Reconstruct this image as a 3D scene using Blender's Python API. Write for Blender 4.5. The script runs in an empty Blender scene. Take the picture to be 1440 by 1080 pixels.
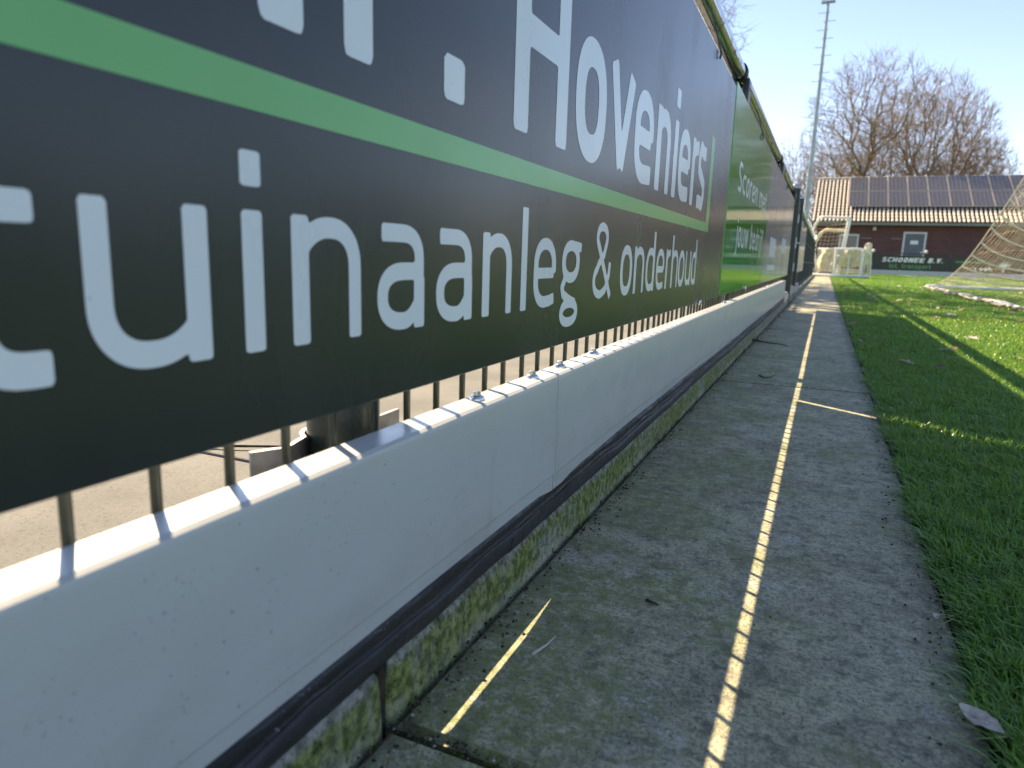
import bpy, bmesh, math, random
import numpy as np
from mathutils import Vector, Matrix
from math import radians, sin, cos, pi

S = bpy.context.scene
COL = S.collection
random.seed(7)
RNG = np.random.default_rng(11)

# ------------------------------------------------------------------ camera
CAM_H = 0.38
ca = bpy.data.cameras.new('camera'); cam = bpy.data.objects.new('camera', ca); COL.objects.link(cam)
right = Vector((0.91156594, 0.4099742, 0.0311239)); down = Vector((0.10408871, -0.15687915, -0.98211734)); fwd = Vector((-0.39776008, 0.89850436, -0.18567937))
M = Matrix(((right.x, -down.x, -fwd.x, 0), (right.y, -down.y, -fwd.y, 0), (right.z, -down.z, -fwd.z, CAM_H), (0, 0, 0, 1)))
cam.matrix_world = M
ca.sensor_width = 36; ca.sensor_fit = 'HORIZONTAL'; ca.lens = 965.96 / 1440 * 36
ca.clip_start = 0.02; ca.clip_end = 2000
ca.dof.use_dof = True; ca.dof.focus_distance = 1.05; ca.dof.aperture_fstop = 7.5
S.camera = cam

# ------------------------------------------------------------------ sky, sun, exposure
SUN_AZ = Vector((-0.827, 0.563)); SUN_EL = radians(40.4)
w = bpy.data.worlds.new('World'); S.world = w; w.use_nodes = True
nt = w.node_tree; nt.nodes.clear()
sky = nt.nodes.new('ShaderNodeTexSky'); sky.sky_type = 'NISHITA'; sky.sun_disc = False
sky.sun_elevation = SUN_EL; sky.sun_rotation = math.atan2(SUN_AZ.x, SUN_AZ.y)
sky.altitude = 0; sky.air_density = .6; sky.dust_density = 0.0; sky.ozone_density = 1.2
bg = nt.nodes.new('ShaderNodeBackground'); bg.inputs['Strength'].default_value = 0.110
wo = nt.nodes.new('ShaderNodeOutputWorld')
wb = nt.nodes.new('ShaderNodeMix'); wb.data_type = 'RGBA'; wb.blend_type = 'MULTIPLY'; wb.inputs[0].default_value = 1; wb.inputs[7].default_value = (1.20, .985, .85, 1)   # white balance set for the shade
nt.links.new(sky.outputs[0], wb.inputs[6]); nt.links.new(wb.outputs[2], bg.inputs[0]); nt.links.new(bg.outputs[0], wo.inputs[0])
sl = bpy.data.lights.new('sun', 'SUN'); so = bpy.data.objects.new('sun', sl); COL.objects.link(so)
sl.energy = 5.0; sl.angle = radians(0.5); sl.color = (1.0, 0.79, 0.51)
ldir = Vector((-SUN_AZ.x * cos(SUN_EL), -SUN_AZ.y * cos(SUN_EL), -sin(SUN_EL)))
so.rotation_euler = ldir.to_track_quat('-Z', 'Y').to_euler(); so.location = (-8, 6, 9)
S.view_settings.view_transform = 'Standard'; S.view_settings.look = 'None'
S.view_settings.gamma = 1; S.view_settings.use_curve_mapping = False
S.view_settings.exposure = 1.72
S.cycles.use_denoising = True
S.cycles.max_bounces = 8; S.cycles.transparent_max_bounces = 8
S.cycles.caustics_reflective = False; S.cycles.caustics_refractive = False

# ------------------------------------------------------------------ material helpers
class NT:
    def __init__(s, name):
        s.m = bpy.data.materials.new(name); s.m.use_nodes = True
        s.t = s.m.node_tree; s.b = s.t.nodes['Principled BSDF']; s.out = s.t.nodes['Material Output']
        s.geo = s.t.nodes.new('ShaderNodeNewGeometry'); s.P = s.geo.outputs['Position']
        s.tc = s.t.nodes.new('ShaderNodeTexCoord'); s.O = s.tc.outputs['Object']
    def link(s, a, b): s.t.links.new(a, b)
    def put(s, sock, v):
        if hasattr(v, 'is_output'): s.link(v, sock)
        elif isinstance(v, (tuple, list)) and len(v) == 3 and sock.type == 'RGBA': sock.default_value = (*v, 1)
        else: sock.default_value = v
    def mapping(s, vec, scale=(1, 1, 1), loc=(0, 0, 0), rot=(0, 0, 0)):
        n = s.t.nodes.new('ShaderNodeMapping'); s.link(vec, n.inputs[0])
        n.inputs['Scale'].default_value = scale; n.inputs['Location'].default_value = loc; n.inputs['Rotation'].default_value = rot
        return n.outputs[0]
    def noise(s, scale, detail=4, rough=.55, vec=None, dist=0):
        n = s.t.nodes.new('ShaderNodeTexNoise'); s.link(vec if vec is not None else s.P, n.inputs['Vector'])
        n.inputs['Scale'].default_value = scale; n.inputs['Detail'].default_value = detail
        n.inputs['Roughness'].default_value = rough; n.inputs['Distortion'].default_value = dist
        return n.outputs['Fac']
    def voro(s, scale, vec=None, out='Distance', rnd=1):
        n = s.t.nodes.new('ShaderNodeTexVoronoi'); s.link(vec if vec is not None else s.P, n.inputs['Vector'])
        n.inputs['Scale'].default_value = scale; n.inputs['Randomness'].default_value = rnd
        return n.outputs[out]
    def ramp(s, f, lo, hi, a=0., b=1.):
        n = s.t.nodes.new('ShaderNodeMapRange'); n.interpolation_type = 'SMOOTHSTEP'
        s.put(n.inputs[0], f); n.inputs[1].default_value = lo; n.inputs[2].default_value = hi
        n.inputs[3].default_value = a; n.inputs[4].default_value = b
        return n.outputs[0]
    def math(s, op, a, b=0.):
        n = s.t.nodes.new('ShaderNodeMath'); n.operation = op; s.put(n.inputs[0], a); s.put(n.inputs[1], b); return n.outputs[0]
    def mix(s, f, a, b, mode='MIX'):
        n = s.t.nodes.new('ShaderNodeMix'); n.data_type = 'RGBA'; n.blend_type = mode
        s.put(n.inputs[0], f); s.put(n.inputs[6], a); s.put(n.inputs[7], b); return n.outputs[2]
    def sep(s, v=None):
        n = s.t.nodes.new('ShaderNodeSeparateXYZ'); s.link(v if v is not None else s.P, n.inputs[0]); return n.outputs
    def bump(s, h, strength=.3, dist=.01):
        n = s.t.nodes.new('ShaderNodeBump'); s.put(n.inputs['Height'], h); n.inputs['Strength'].default_value = strength
        n.inputs['Distance'].default_value = dist; s.link(n.outputs[0], s.b.inputs['Normal'])
    def set(s, col=None, rough=None, metal=None, spec=None):
        if col is not None: s.put(s.b.inputs['Base Color'], col)
        if rough is not None: s.put(s.b.inputs['Roughness'], rough)
        if metal is not None: s.put(s.b.inputs['Metallic'], metal)
        if spec is not None: s.put(s.b.inputs['Specular IOR Level'], spec)
        return s
    def translucent(s, col, amount):
        tr = s.t.nodes.new('ShaderNodeBsdfTranslucent'); s.put(tr.inputs[0], col)
        mx = s.t.nodes.new('ShaderNodeMixShader'); s.put(mx.inputs[0], amount)
        s.link(s.b.outputs[0], mx.inputs[1]); s.link(tr.outputs[0], mx.inputs[2]); s.link(mx.outputs[0], s.out.inputs[0])

MAT = {}
def simple(name, col, rough=.5, metal=0., var=.15, scale=30., spec=.5, bump=0.):
    n = NT(name)
    f = n.ramp(n.noise(scale, 5), .3, .7)
    d = tuple(c * (1 - var) for c in col); l = tuple(min(1, c * (1 + var)) for c in col)
    n.set(n.mix(f, d, l), n.ramp(n.noise(scale * 2.3, 3), .3, .7, max(0, rough - .06), min(1, rough + .06)), metal, spec)
    if bump: n.bump(n.noise(scale * 3, 5), bump, .004)
    MAT[name] = n.m
    return n.m

def board_mat(name, col, rough=.2, ior=1.5):
    n = NT(name)
    # scuffs and smears rubbed into the print
    sm = n.math('MULTIPLY', n.ramp(n.noise(5, 6, .7, dist=1.2), .60, .8), n.ramp(n.noise(60, 4), .4, .7))
    scr = n.ramp(n.noise(1, 3, .6, n.mapping(n.P, (1, 160, 9), rot=(.5, 0, 0))), .70, .76)
    scr = n.math('MULTIPLY', scr, n.ramp(n.noise(4, 2), .5, .66))
    grime = n.ramp(n.noise(2.2, 5, .6, n.mapping(n.P, (1, 2.5, 1.2))), .35, .75)
    speck = n.math('MULTIPLY', n.ramp(n.voro(85), .10, .05), n.ramp(n.noise(9, 2), .55, .68))
    c = n.mix(n.math('MULTIPLY', grime, .10), col, (.13, .14, .13))
    c = n.mix(n.math('MULTIPLY', sm, .06), c, (.32, .34, .35))
    c = n.mix(n.math('MULTIPLY', scr, .03), c, (.4, .42, .44))
    c = n.mix(n.math('MULTIPLY', speck, .35), c, (.06, .06, .05))
    n.set(c, n.ramp(n.math('ADD', n.math('MULTIPLY', grime, .6), n.math('MULTIPLY', sm, .2)), 0, 1.2, rough, rough + .14))
    n.b.inputs['IOR'].default_value = ior
    n.bump(n.noise(1.6, 1, .4), .02, .02)
    MAT[name] = n.m
    return n.m
board_mat('board_dark', (.023, .0285, .030), .24, 1.52)
board_mat('board_white', (.84, .87, .90), .22)
board_mat('board_green', (.19, .52, .165), .22)
board_mat('board_lush', (.055, .33, .036), .06, 1.38)
board_mat('board_grey', (.30, .30, .32), .12)

# painted kick plate: white, dirty
n = NT('kick_white')
sp = n.sep()
spk = n.math('MULTIPLY', n.ramp(n.voro(75), .10, .05), n.ramp(n.noise(14, 2), .44, .58))
spk2 = n.math('MULTIPLY', n.ramp(n.voro(190), .17, .10), n.ramp(n.noise(25, 2), .47, .62))
low = n.ramp(sp[2], .20, .09)
dirt = n.math('MULTIPLY', n.ramp(n.noise(11, 6, .65, n.mapping(n.P, (1, .6, 1.6))), .40, .75), n.math('ADD', n.math('MULTIPLY', low, .35), .16))
c = n.mix(dirt, (.47, .485, .475), (.31, .32, .285))
c = n.mix(n.math('MULTIPLY', spk, .7), c, (.10, .10, .085))
c = n.mix(n.math('MULTIPLY', spk2, .6), c, (.13, .125, .10))
drip = n.math('MULTIPLY', n.ramp(n.noise(1, 4, .6, n.mapping(n.P, (1, 55, 2.2))), .60, .76), n.ramp(n.noise(3.5, 3), .46, .66))
c = n.mix(n.math('MULTIPLY', drip, .30), c, (.25, .25, .20))
c = n.mix(n.math('MULTIPLY', n.math('MULTIPLY', n.ramp(sp[2], .1172, .1180), n.ramp(sp[2], .1202, .1194)), .55), c, (.62, .65, .65))  # pale scratch line along the crease, its highlight put into the colour
n.set(c, n.ramp(n.noise(30, 4), .3, .7, .30, .44)); n.b.inputs['Coat Weight'].default_value = .35; n.b.inputs['Coat Roughness'].default_value = .25
n.bump(n.noise(9, 3), .03, .01); MAT['kick_white'] = n.m

simple('rubber', (.020, .021, .025), .55, var=.35, scale=40, bump=.3)
n = NT('rubber_dusty')
d = n.math('MULTIPLY', n.ramp(n.voro(260), .22, .12), n.ramp(n.noise(18, 3), .42, .62))
n.set(n.mix(n.math('MULTIPLY', d, .85), (.017, .018, .022), (.30, .31, .33)), n.ramp(n.noise(50, 4), .3, .7, .35, .65))
n.bump(n.noise(70, 5), .35, .004); MAT['rubber_dusty'] = n.m

# concrete of the path slabs
n = NT('path_concrete')
sp = n.sep()
big = n.noise(3.1, 8, .66, dist=.15); mid = n.noise(13, 7, .70, dist=.15); fine = n.noise(85, 6, .7); grain = n.noise(430, 3, .7)
vor = n.voro(330); vor2 = n.voro(150)
c = n.mix(n.ramp(mid, .34, .68), (.275, .265, .175), (.60, .575, .375))
c = n.mix(n.math('MULTIPLY', n.ramp(big, .46, .68), .75), c, (.135, .128, .088))
c = n.mix(n.ramp(fine, .40, .62, .0, .6), c, (.60, .56, .40))
c = n.mix(n.ramp(n.noise(210, 4, .85), .53, .41, .0, .65), c, (.085, .082, .066))
dark = n.math('MULTIPLY', n.ramp(n.noise(46, 6, .75), .47, .66), .75)
c = n.mix(dark, c, (.075, .072, .056))
# moss spreads from the kerb side
nearkerb = n.ramp(sp[0], .10, -.30)
moss = n.math('MULTIPLY', n.ramp(n.math('ADD', n.noise(5.2, 7, .66, dist=.1), n.math('MULTIPLY', nearkerb, .16)), .52, .66), n.ramp(n.noise(70, 5, .7), .34, .62))
moss = n.math('MULTIPLY', moss, n.ramp(sp[1], 5.5, 1.2, .25, 1.))
c = n.mix(n.math('MULTIPLY', moss, .8), c, (.175, .215, .055))
# pale lichen crust in patches
lich = n.math('MULTIPLY', n.ramp(n.noise(9.5, 5, .65, n.mapping(n.P, loc=(3.1, .4, 0)), .15), .55, .66), n.ramp(n.noise(170, 5, .8), .46, .56))
c = n.mix(n.math('MULTIPLY', lich, .8), c, (.56, .56, .52))
# aggregate: light and dark grains
c = n.mix(n.math('MULTIPLY', n.ramp(vor, .24, .12), n.ramp(grain, .48, .62)), c, (.66, .64, .58))
c = n.mix(n.math('MULTIPLY', n.ramp(vor2, .20, .10), n.ramp(n.noise(200, 2), .5, .62)), c, (.025, .024, .02))
# earthy grime along both edges
edge = n.math('MAXIMUM', n.ramp(n.math('ADD', sp[0], n.math('MULTIPLY', n.noise(24, 5, .7), .07)), .155, .205), n.ramp(n.math('ADD', sp[0], n.math('MULTIPLY', n.noise(22, 5, .7), .07)), -.215, -.262))
c = n.mix(n.math('MULTIPLY', edge, n.ramp(n.noise(60, 5, .7), .36, .6, .25, .9)), c, (.075, .068, .042))
n.set(c, n.ramp(fine, .3, .7, .58, .78), spec=.5)
h = n.math('ADD', n.math('MULTIPLY', fine, .6), n.math('ADD', n.math('MULTIPLY', grain, .45), n.math('MULTIPLY', n.ramp(vor, .3, .0), .4)))
n.bump(n.math('ADD', h, n.math('MULTIPLY', mid, .8)), .8, .004); MAT['path_concrete'] = n.m

# kerb concrete with a mossy face
n = NT('kerb_concrete')
sp = n.sep()
f1 = n.noise(90, 6, .7); f2 = n.noise(12, 5, .6)
c = n.mix(n.ramp(f1, .34, .66), (.16, .16, .145), (.42, .42, .39))
zz = n.math('ADD', sp[2], n.math('MULTIPLY', n.math('SUBTRACT', n.noise(20, 5, .7), .5), .03))
band = n.math('MULTIPLY', n.ramp(zz, .052, .042), n.ramp(f2, .28, .52, .35, 1.))
streak = n.ramp(n.noise(30, 6, .75, n.mapping(n.P, (1, 3.2, .5))), .24, .50)
gm = n.math('MULTIPLY', band, streak)
gm = n.math('MULTIPLY', gm, n.ramp(sp[1], 6., 1.2, .45, 1.))
c = n.mix(n.math('MULTIPLY', gm, .95), c, n.mix(n.ramp(f1, .4, .62), (.075, .105, .022), (.24, .29, .075)))
c = n.mix(n.math('MULTIPLY', n.math('MULTIPLY', n.ramp(zz, .018, .004), n.ramp(n.noise(9, 3), .4, .6)), .5), c, (.46, .46, .36))
c = n.mix(n.math('MULTIPLY', n.ramp(n.noise(150, 4, .75), .53, .66), .8), c, (.02, .021, .012))
n.set(c, .9, spec=.25); n.bump(n.math('ADD', f1, n.noise(260, 4)), .8, .004); MAT['kerb_concrete'] = n.m

n = NT('soil')
n.set(n.mix(n.ramp(n.noise(60, 6, .7), .35, .65), (.012, .010, .007), (.06, .048, .030)), .95); n.bump(n.noise(150, 5), .9, .006); MAT['soil'] = n.m
n = NT('yard_concrete')
f = n.noise(160, 5, .7)
c = n.mix(n.ramp(n.noise(4, 5), .35, .65), (.125, .126, .122), (.17, .17, .164))
c = n.mix(n.math('MULTIPLY', n.ramp(f, .52, .68), .55), c, (.05, .046, .04)); c = n.mix(n.math('MULTIPLY', n.ramp(n.voro(260), .24, .14), .35), c, (.36, .34, .30))
n.set(c, .9, spec=.25); n.bump(f, .5, .003); MAT['yard_concrete'] = n.m
n = NT('ground_earth')
n.set(n.mix(n.ramp(n.noise(.2, 6), .35, .65), (.05, .06, .02), (.10, .09, .045)), .95); MAT['ground_earth'] = n.m

def grass_mat(name, blades):
    n = NT(name); sp = n.sep()
    big = n.ramp(n.noise(.9, 4, n.P and .6), .35, .65)
    if blades:
        rnd = n.geo.outputs['Random Per Island']
        c = n.mix(rnd, (.072, .190, .036), (.205, .44, .070)); c = n.mix(n.ramp(rnd, .90, .95, 0, .8), c, (.23, .29, .08))
        c = n.mix(n.math('MULTIPLY', big, .35), c, (.19, .30, .036))
    else:
        c = n.mix(n.ramp(n.noise(40, 5, .7), .35, .65), (.022, .058, .011), (.075, .155, .022))
        c = n.mix(n.math('MULTIPLY', n.ramp(sp[1], 6, 22), .75), c, (.15, .25, .035))
    lx = n.math('ADD', sp[0], n.math('MULTIPLY', n.math('SUBTRACT', sp[1], 19.2), .08))
    line = n.math('MULTIPLY', n.math('MULTIPLY', n.ramp(lx, 4.11, 4.12), n.ramp(lx, 4.28, 4.27)), n.ramp(sp[1], 35.2, 35.19))
    c = n.mix(n.math('MULTIPLY', line, .9), c, (.66, .68, .62))
    n.set(c, .34 if blades else .9, spec=.45)
    if blades: n.translucent(n.mix(line, n.mix(.5, c, (.36, .50, .04)), (.5, .5, .45)), .36)
    else: n.bump(n.noise(160, 4), 1, .01)
    MAT[name] = n.m
grass_mat('turf_base', False); grass_mat('turf_blades', True)

# metals, paint
n = NT('rail_metal')
sp = n.sep()
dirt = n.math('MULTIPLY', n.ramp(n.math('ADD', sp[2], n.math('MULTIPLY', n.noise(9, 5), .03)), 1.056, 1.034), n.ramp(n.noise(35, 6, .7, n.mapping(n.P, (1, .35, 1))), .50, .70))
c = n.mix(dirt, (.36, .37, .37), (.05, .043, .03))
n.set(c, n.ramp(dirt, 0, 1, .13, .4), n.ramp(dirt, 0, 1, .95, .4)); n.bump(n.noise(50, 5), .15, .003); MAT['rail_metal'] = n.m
simple('clamp_zinc', (.30, .30, .32), .5, .5, .2, 45)
simple('galvanised', (.50, .51, .52), .42, .85, .2, 45)
simple('fence_green', (.022, .034, .030), .42, 0, .3, 60)
simple('post_green', (.030, .040, .034), .28, .1, .3, 30)
simple('black_plastic', (.012, .012, .014), .35)
simple('bolt_steel', (.62, .63, .65), .25, .95, .1, 80)
simple('goal_white', (.72, .72, .68), .35, 0, .1, 20)
simple('net_cord', (.62, .54, .40), .8, 0, .25, 40)
simple('net_white', (.36, .33, .27), .8, 0, .15, 40)
simple('net_cream', (.62, .55, .38), .8, 0, .2, 12)
simple('tile_clay', (.46, .415, .37), .75, 0, .25, 9)
simple('slate_dark', (.03, .03, .033), .6)
simple('gutter_grey', (.20, .215, .19), .6)
simple('door_grey', (.085, .115, .14), .4, 0, .1, 4)
simple('frame_white', (.62, .62, .58), .5)
simple('sign_white', (.8, .8, .78), .5)
simple('frame_alu', (.27, .265, .26), .5, 0)
simple('glass_dark', (.05, .06, .075), .1)
simple('bark', (.19, .155, .095), .9, 0, .35, 6)
simple('twig', (.28, .21, .125), .9, 0, .35, 3)
simple('twig_brown', (.31, .215, .12), .9, 0, .35, 3)
simple('dark_twig', (.04, .03, .02), .9, 0, .3, 90)
simple('mast_steel', (.33, .37, .38), .45, .4, .15, 3)
simple('lamp_cream', (.62, .58, .42), .5)
simple('ad_black', (.008, .012, .011), .4)
simple('ad_green', (.06, .26, .08), .4)
simple('hedge', (.06, .062, .025), .9, 0, .4, 2)
simple('stone_pale', (.42, .40, .36), .85, 0, .2, 30, bump=.4)
for i, c_ in enumerate([(.42, .30, .19), (.20, .125, .07), (.55, .43, .31), (.72, .65, .58)]):
    nn = NT('leaf_dry_%d' % i)
    cc = nn.mix(nn.ramp(nn.noise(150, 4), .35, .65), tuple(x * .65 for x in c_), c_)
    nn.set(cc, .7); nn.translucent(cc, .25); MAT['leaf_%d' % i] = nn.m
n = NT('solar_cell')
sx = n.sep(n.O)
gx = n.math('PINGPONG', sx[0], .092); gy = n.math('PINGPONG', sx[1], .083)
gl = n.math('MAXIMUM', n.ramp(gx, .008, .004), n.ramp(gy, .007, .003))
n.set(n.mix(n.math('MULTIPLY', gl, .7), (.048, .048, .058), (.26, .25, .28)), .22); MAT['solar_cell'] = n.m
n = NT('brick_wall')
bt = n.t.nodes.new('ShaderNodeTexBrick'); n.link(n.mapping(n.P, (1, 1, 1), rot=(radians(90), 0, 0)), bt.inputs[0])
bt.inputs['Scale'].default_value = 1; bt.inputs['Brick Width'].default_value = .22; bt.inputs['Row Height'].default_value = .065; bt.inputs['Mortar Size'].default_value = .008
bt.inputs['Color1'].default_value = (.085, .030, .026, 1); bt.inputs['Color2'].default_value = (.135, .048, .038, 1); bt.inputs['Mortar'].default_value = (.15, .12, .11, 1)
n.set(n.mix(n.math('MULTIPLY', n.ramp(n.noise(1.5, 5), .35, .65), .35), bt.outputs[0], (.07, .035, .03)), .85); MAT['brick_wall'] = n.m

# ------------------------------------------------------------------ object helpers
def props(o, label=None, cat=None, group=None, kind=None):
    if label: o['label'] = label
    if cat: o['category'] = cat
    if group: o['group'] = group
    if kind: o['kind'] = kind
    return o
def thing(name, label, cat, loc=(0, 0, 0), rz=0, group=None, kind=None):
    o = bpy.data.objects.new(name, None); COL.objects.link(o); o.empty_display_size = .1
    o.location = loc; o.rotation_euler = (0, 0, rz)
    return props(o, label, cat, group, kind)
def link(name, me, mat=None, parent=None, loc=(0, 0, 0)):
    o = bpy.data.objects.new(name, me); COL.objects.link(o); o.location = loc
    if mat is not None:
        me.materials.clear(); me.materials.append(MAT[mat] if isinstance(mat, str) else mat)
    if parent: o.parent = parent
    return o
def copy_tree(o, parent=None):
    c = o.copy(); COL.objects.link(c); c.parent = parent
    for ch in list(o.children): copy_tree(ch, c)
    return c

class MB:
    def __init__(s): s.v = []; s.f = []
    def add(s, vs, fs):
        b = len(s.v); s.v += [tuple(v) for v in vs]; s.f += [tuple(i + b for i in f) for f in fs]; return s
    def box(s, x0, x1, y0, y1, z0, z1, ch=0., mat=None):
        if ch <= 0:
            vs = [(x, y, z) for z in (z0, z1) for y in (y0, y1) for x in (x0, x1)]
            fs = [(0, 2, 3, 1), (4, 5, 7, 6), (0, 1, 5, 4), (2, 6, 7, 3), (0, 4, 6, 2), (1, 3, 7, 5)]
            if mat is not None: vs = [tuple(mat @ Vector(v)) for v in vs]
            return s.add(vs, fs)
        bm = bmesh.new(); bmesh.ops.create_cube(bm, size=1)
        for v in bm.verts: v.co = Vector(((x0 + x1) / 2 + v.co.x * (x1 - x0), (y0 + y1) / 2 + v.co.y * (y1 - y0), (z0 + z1) / 2 + v.co.z * (z1 - z0)))
        bmesh.ops.bevel(bm, geom=bm.edges[:], offset=ch, segments=2, affect='EDGES', profile=.5)
        bm.verts.index_update(); vs = [v.co.copy() for v in bm.verts]; fs = [tuple(v.index for v in f.verts) for f in bm.faces]; bm.free()
        if mat is not None: vs = [mat @ v for v in vs]
        return s.add(vs, fs)
    def tube(s, pts, rad, n=8, cap=True):
        pts = [Vector(p) for p in pts]; rads = rad if isinstance(rad, (list, tuple)) else [rad] * len(pts)
        rings = []; up = None
        for i, p in enumerate(pts):
            t = (pts[min(i + 1, len(pts) - 1)] - pts[max(i - 1, 0)]).normalized()
            if up is None: up = Vector((0, 0, 1)) if abs(t.z) < .9 else Vector((1, 0, 0))
            a = t.cross(up).normalized(); b = a.cross(t).normalized(); up = b
            rings.append([p + (a * cos(2 * pi * k / n) + b * sin(2 * pi * k / n)) * rads[i] for k in range(n)])
        vs = [v for r in rings for v in r]
        fs = [(i * n + k, i * n + (k + 1) % n, (i + 1) * n + (k + 1) % n, (i + 1) * n + k) for i in range(len(pts) - 1) for k in range(n)]
        if cap: fs += [tuple(range(n))[::-1], tuple(range((len(pts) - 1) * n, len(pts) * n))]
        return s.add(vs, fs)
    def lathe(s, prof, c=(0, 0, 0), n=20):
        vs = [(c[0] + r * cos(2 * pi * k / n), c[1] + r * sin(2 * pi * k / n), c[2] + z) for r, z in prof for k in range(n)]
        fs = [(i * n + k, i * n + (k + 1) % n, (i + 1) * n + (k + 1) % n, (i + 1) * n + k) for i in range(len(prof) - 1) for k in range(n)]
        fs += [tuple(range(n))[::-1], tuple(range((len(prof) - 1) * n, len(prof) * n))]
        return s.add(vs, fs)
    def extrude_y(s, prof, ys, close=True):          # closed (x, z) profile swept along y, profile may be a function of y
        m = None
        rows = []
        for y in ys:
            p = prof(y) if callable(prof) else prof
            rows.append([(x, y, z) for x, z in p]); m = len(p)
        vs = [v for r in rows for v in r]
        fs = [(i * m + k, i * m + (k + 1) % m, (i + 1) * m + (k + 1) % m, (i + 1) * m + k) for i in range(len(ys) - 1) for k in range(m)]
        fs += [tuple(range(m))[::-1], tuple(range((len(ys) - 1) * m, len(ys) * m))]
        return s.add(vs, fs)
    def mesh(s, name, smooth=False, angle=None):
        me = bpy.data.meshes.new(name); me.from_pydata(s.v, [], s.f); me.validate(); me.update()
        bm = bmesh.new(); bm.from_mesh(me); bmesh.ops.recalc_face_normals(bm, faces=bm.faces); bm.to_mesh(me); bm.free()
        if smooth:
            me.polygons.foreach_set('use_smooth', [True] * len(me.polygons))
            if angle:
                try: me.set_sharp_from_angle(angle=radians(angle))
                except Exception: pass
        return me
    def build(s, name, mat, parent=None, smooth=False, angle=40, loc=(0, 0, 0)):
        return link(name, s.mesh(name, smooth, angle), mat, parent, loc)

def mesh_np(name, V, tri=None, quad=None):
    me = bpy.data.meshes.new(name)
    V = np.asarray(V, np.float32); me.vertices.add(len(V)); me.vertices.foreach_set('co', V.ravel())
    nt_ = 0 if tri is None else len(tri); nq = 0 if quad is None else len(quad)
    li = np.concatenate(([] if tri is None else [np.asarray(tri, np.int32).ravel()]) + ([] if quad is None else [np.asarray(quad, np.int32).ravel()]))
    me.loops.add(len(li)); me.loops.foreach_set('vertex_index', li)
    tot = np.concatenate([np.full(nt_, 3, np.int32), np.full(nq, 4, np.int32)])
    st = np.concatenate([[0], np.cumsum(tot)[:-1]]).astype(np.int32)
    me.polygons.add(nt_ + nq); me.polygons.foreach_set('loop_start', st); me.polygons.foreach_set('loop_total', tot)
    me.update(calc_edges=True); me.validate()
    return me

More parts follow.
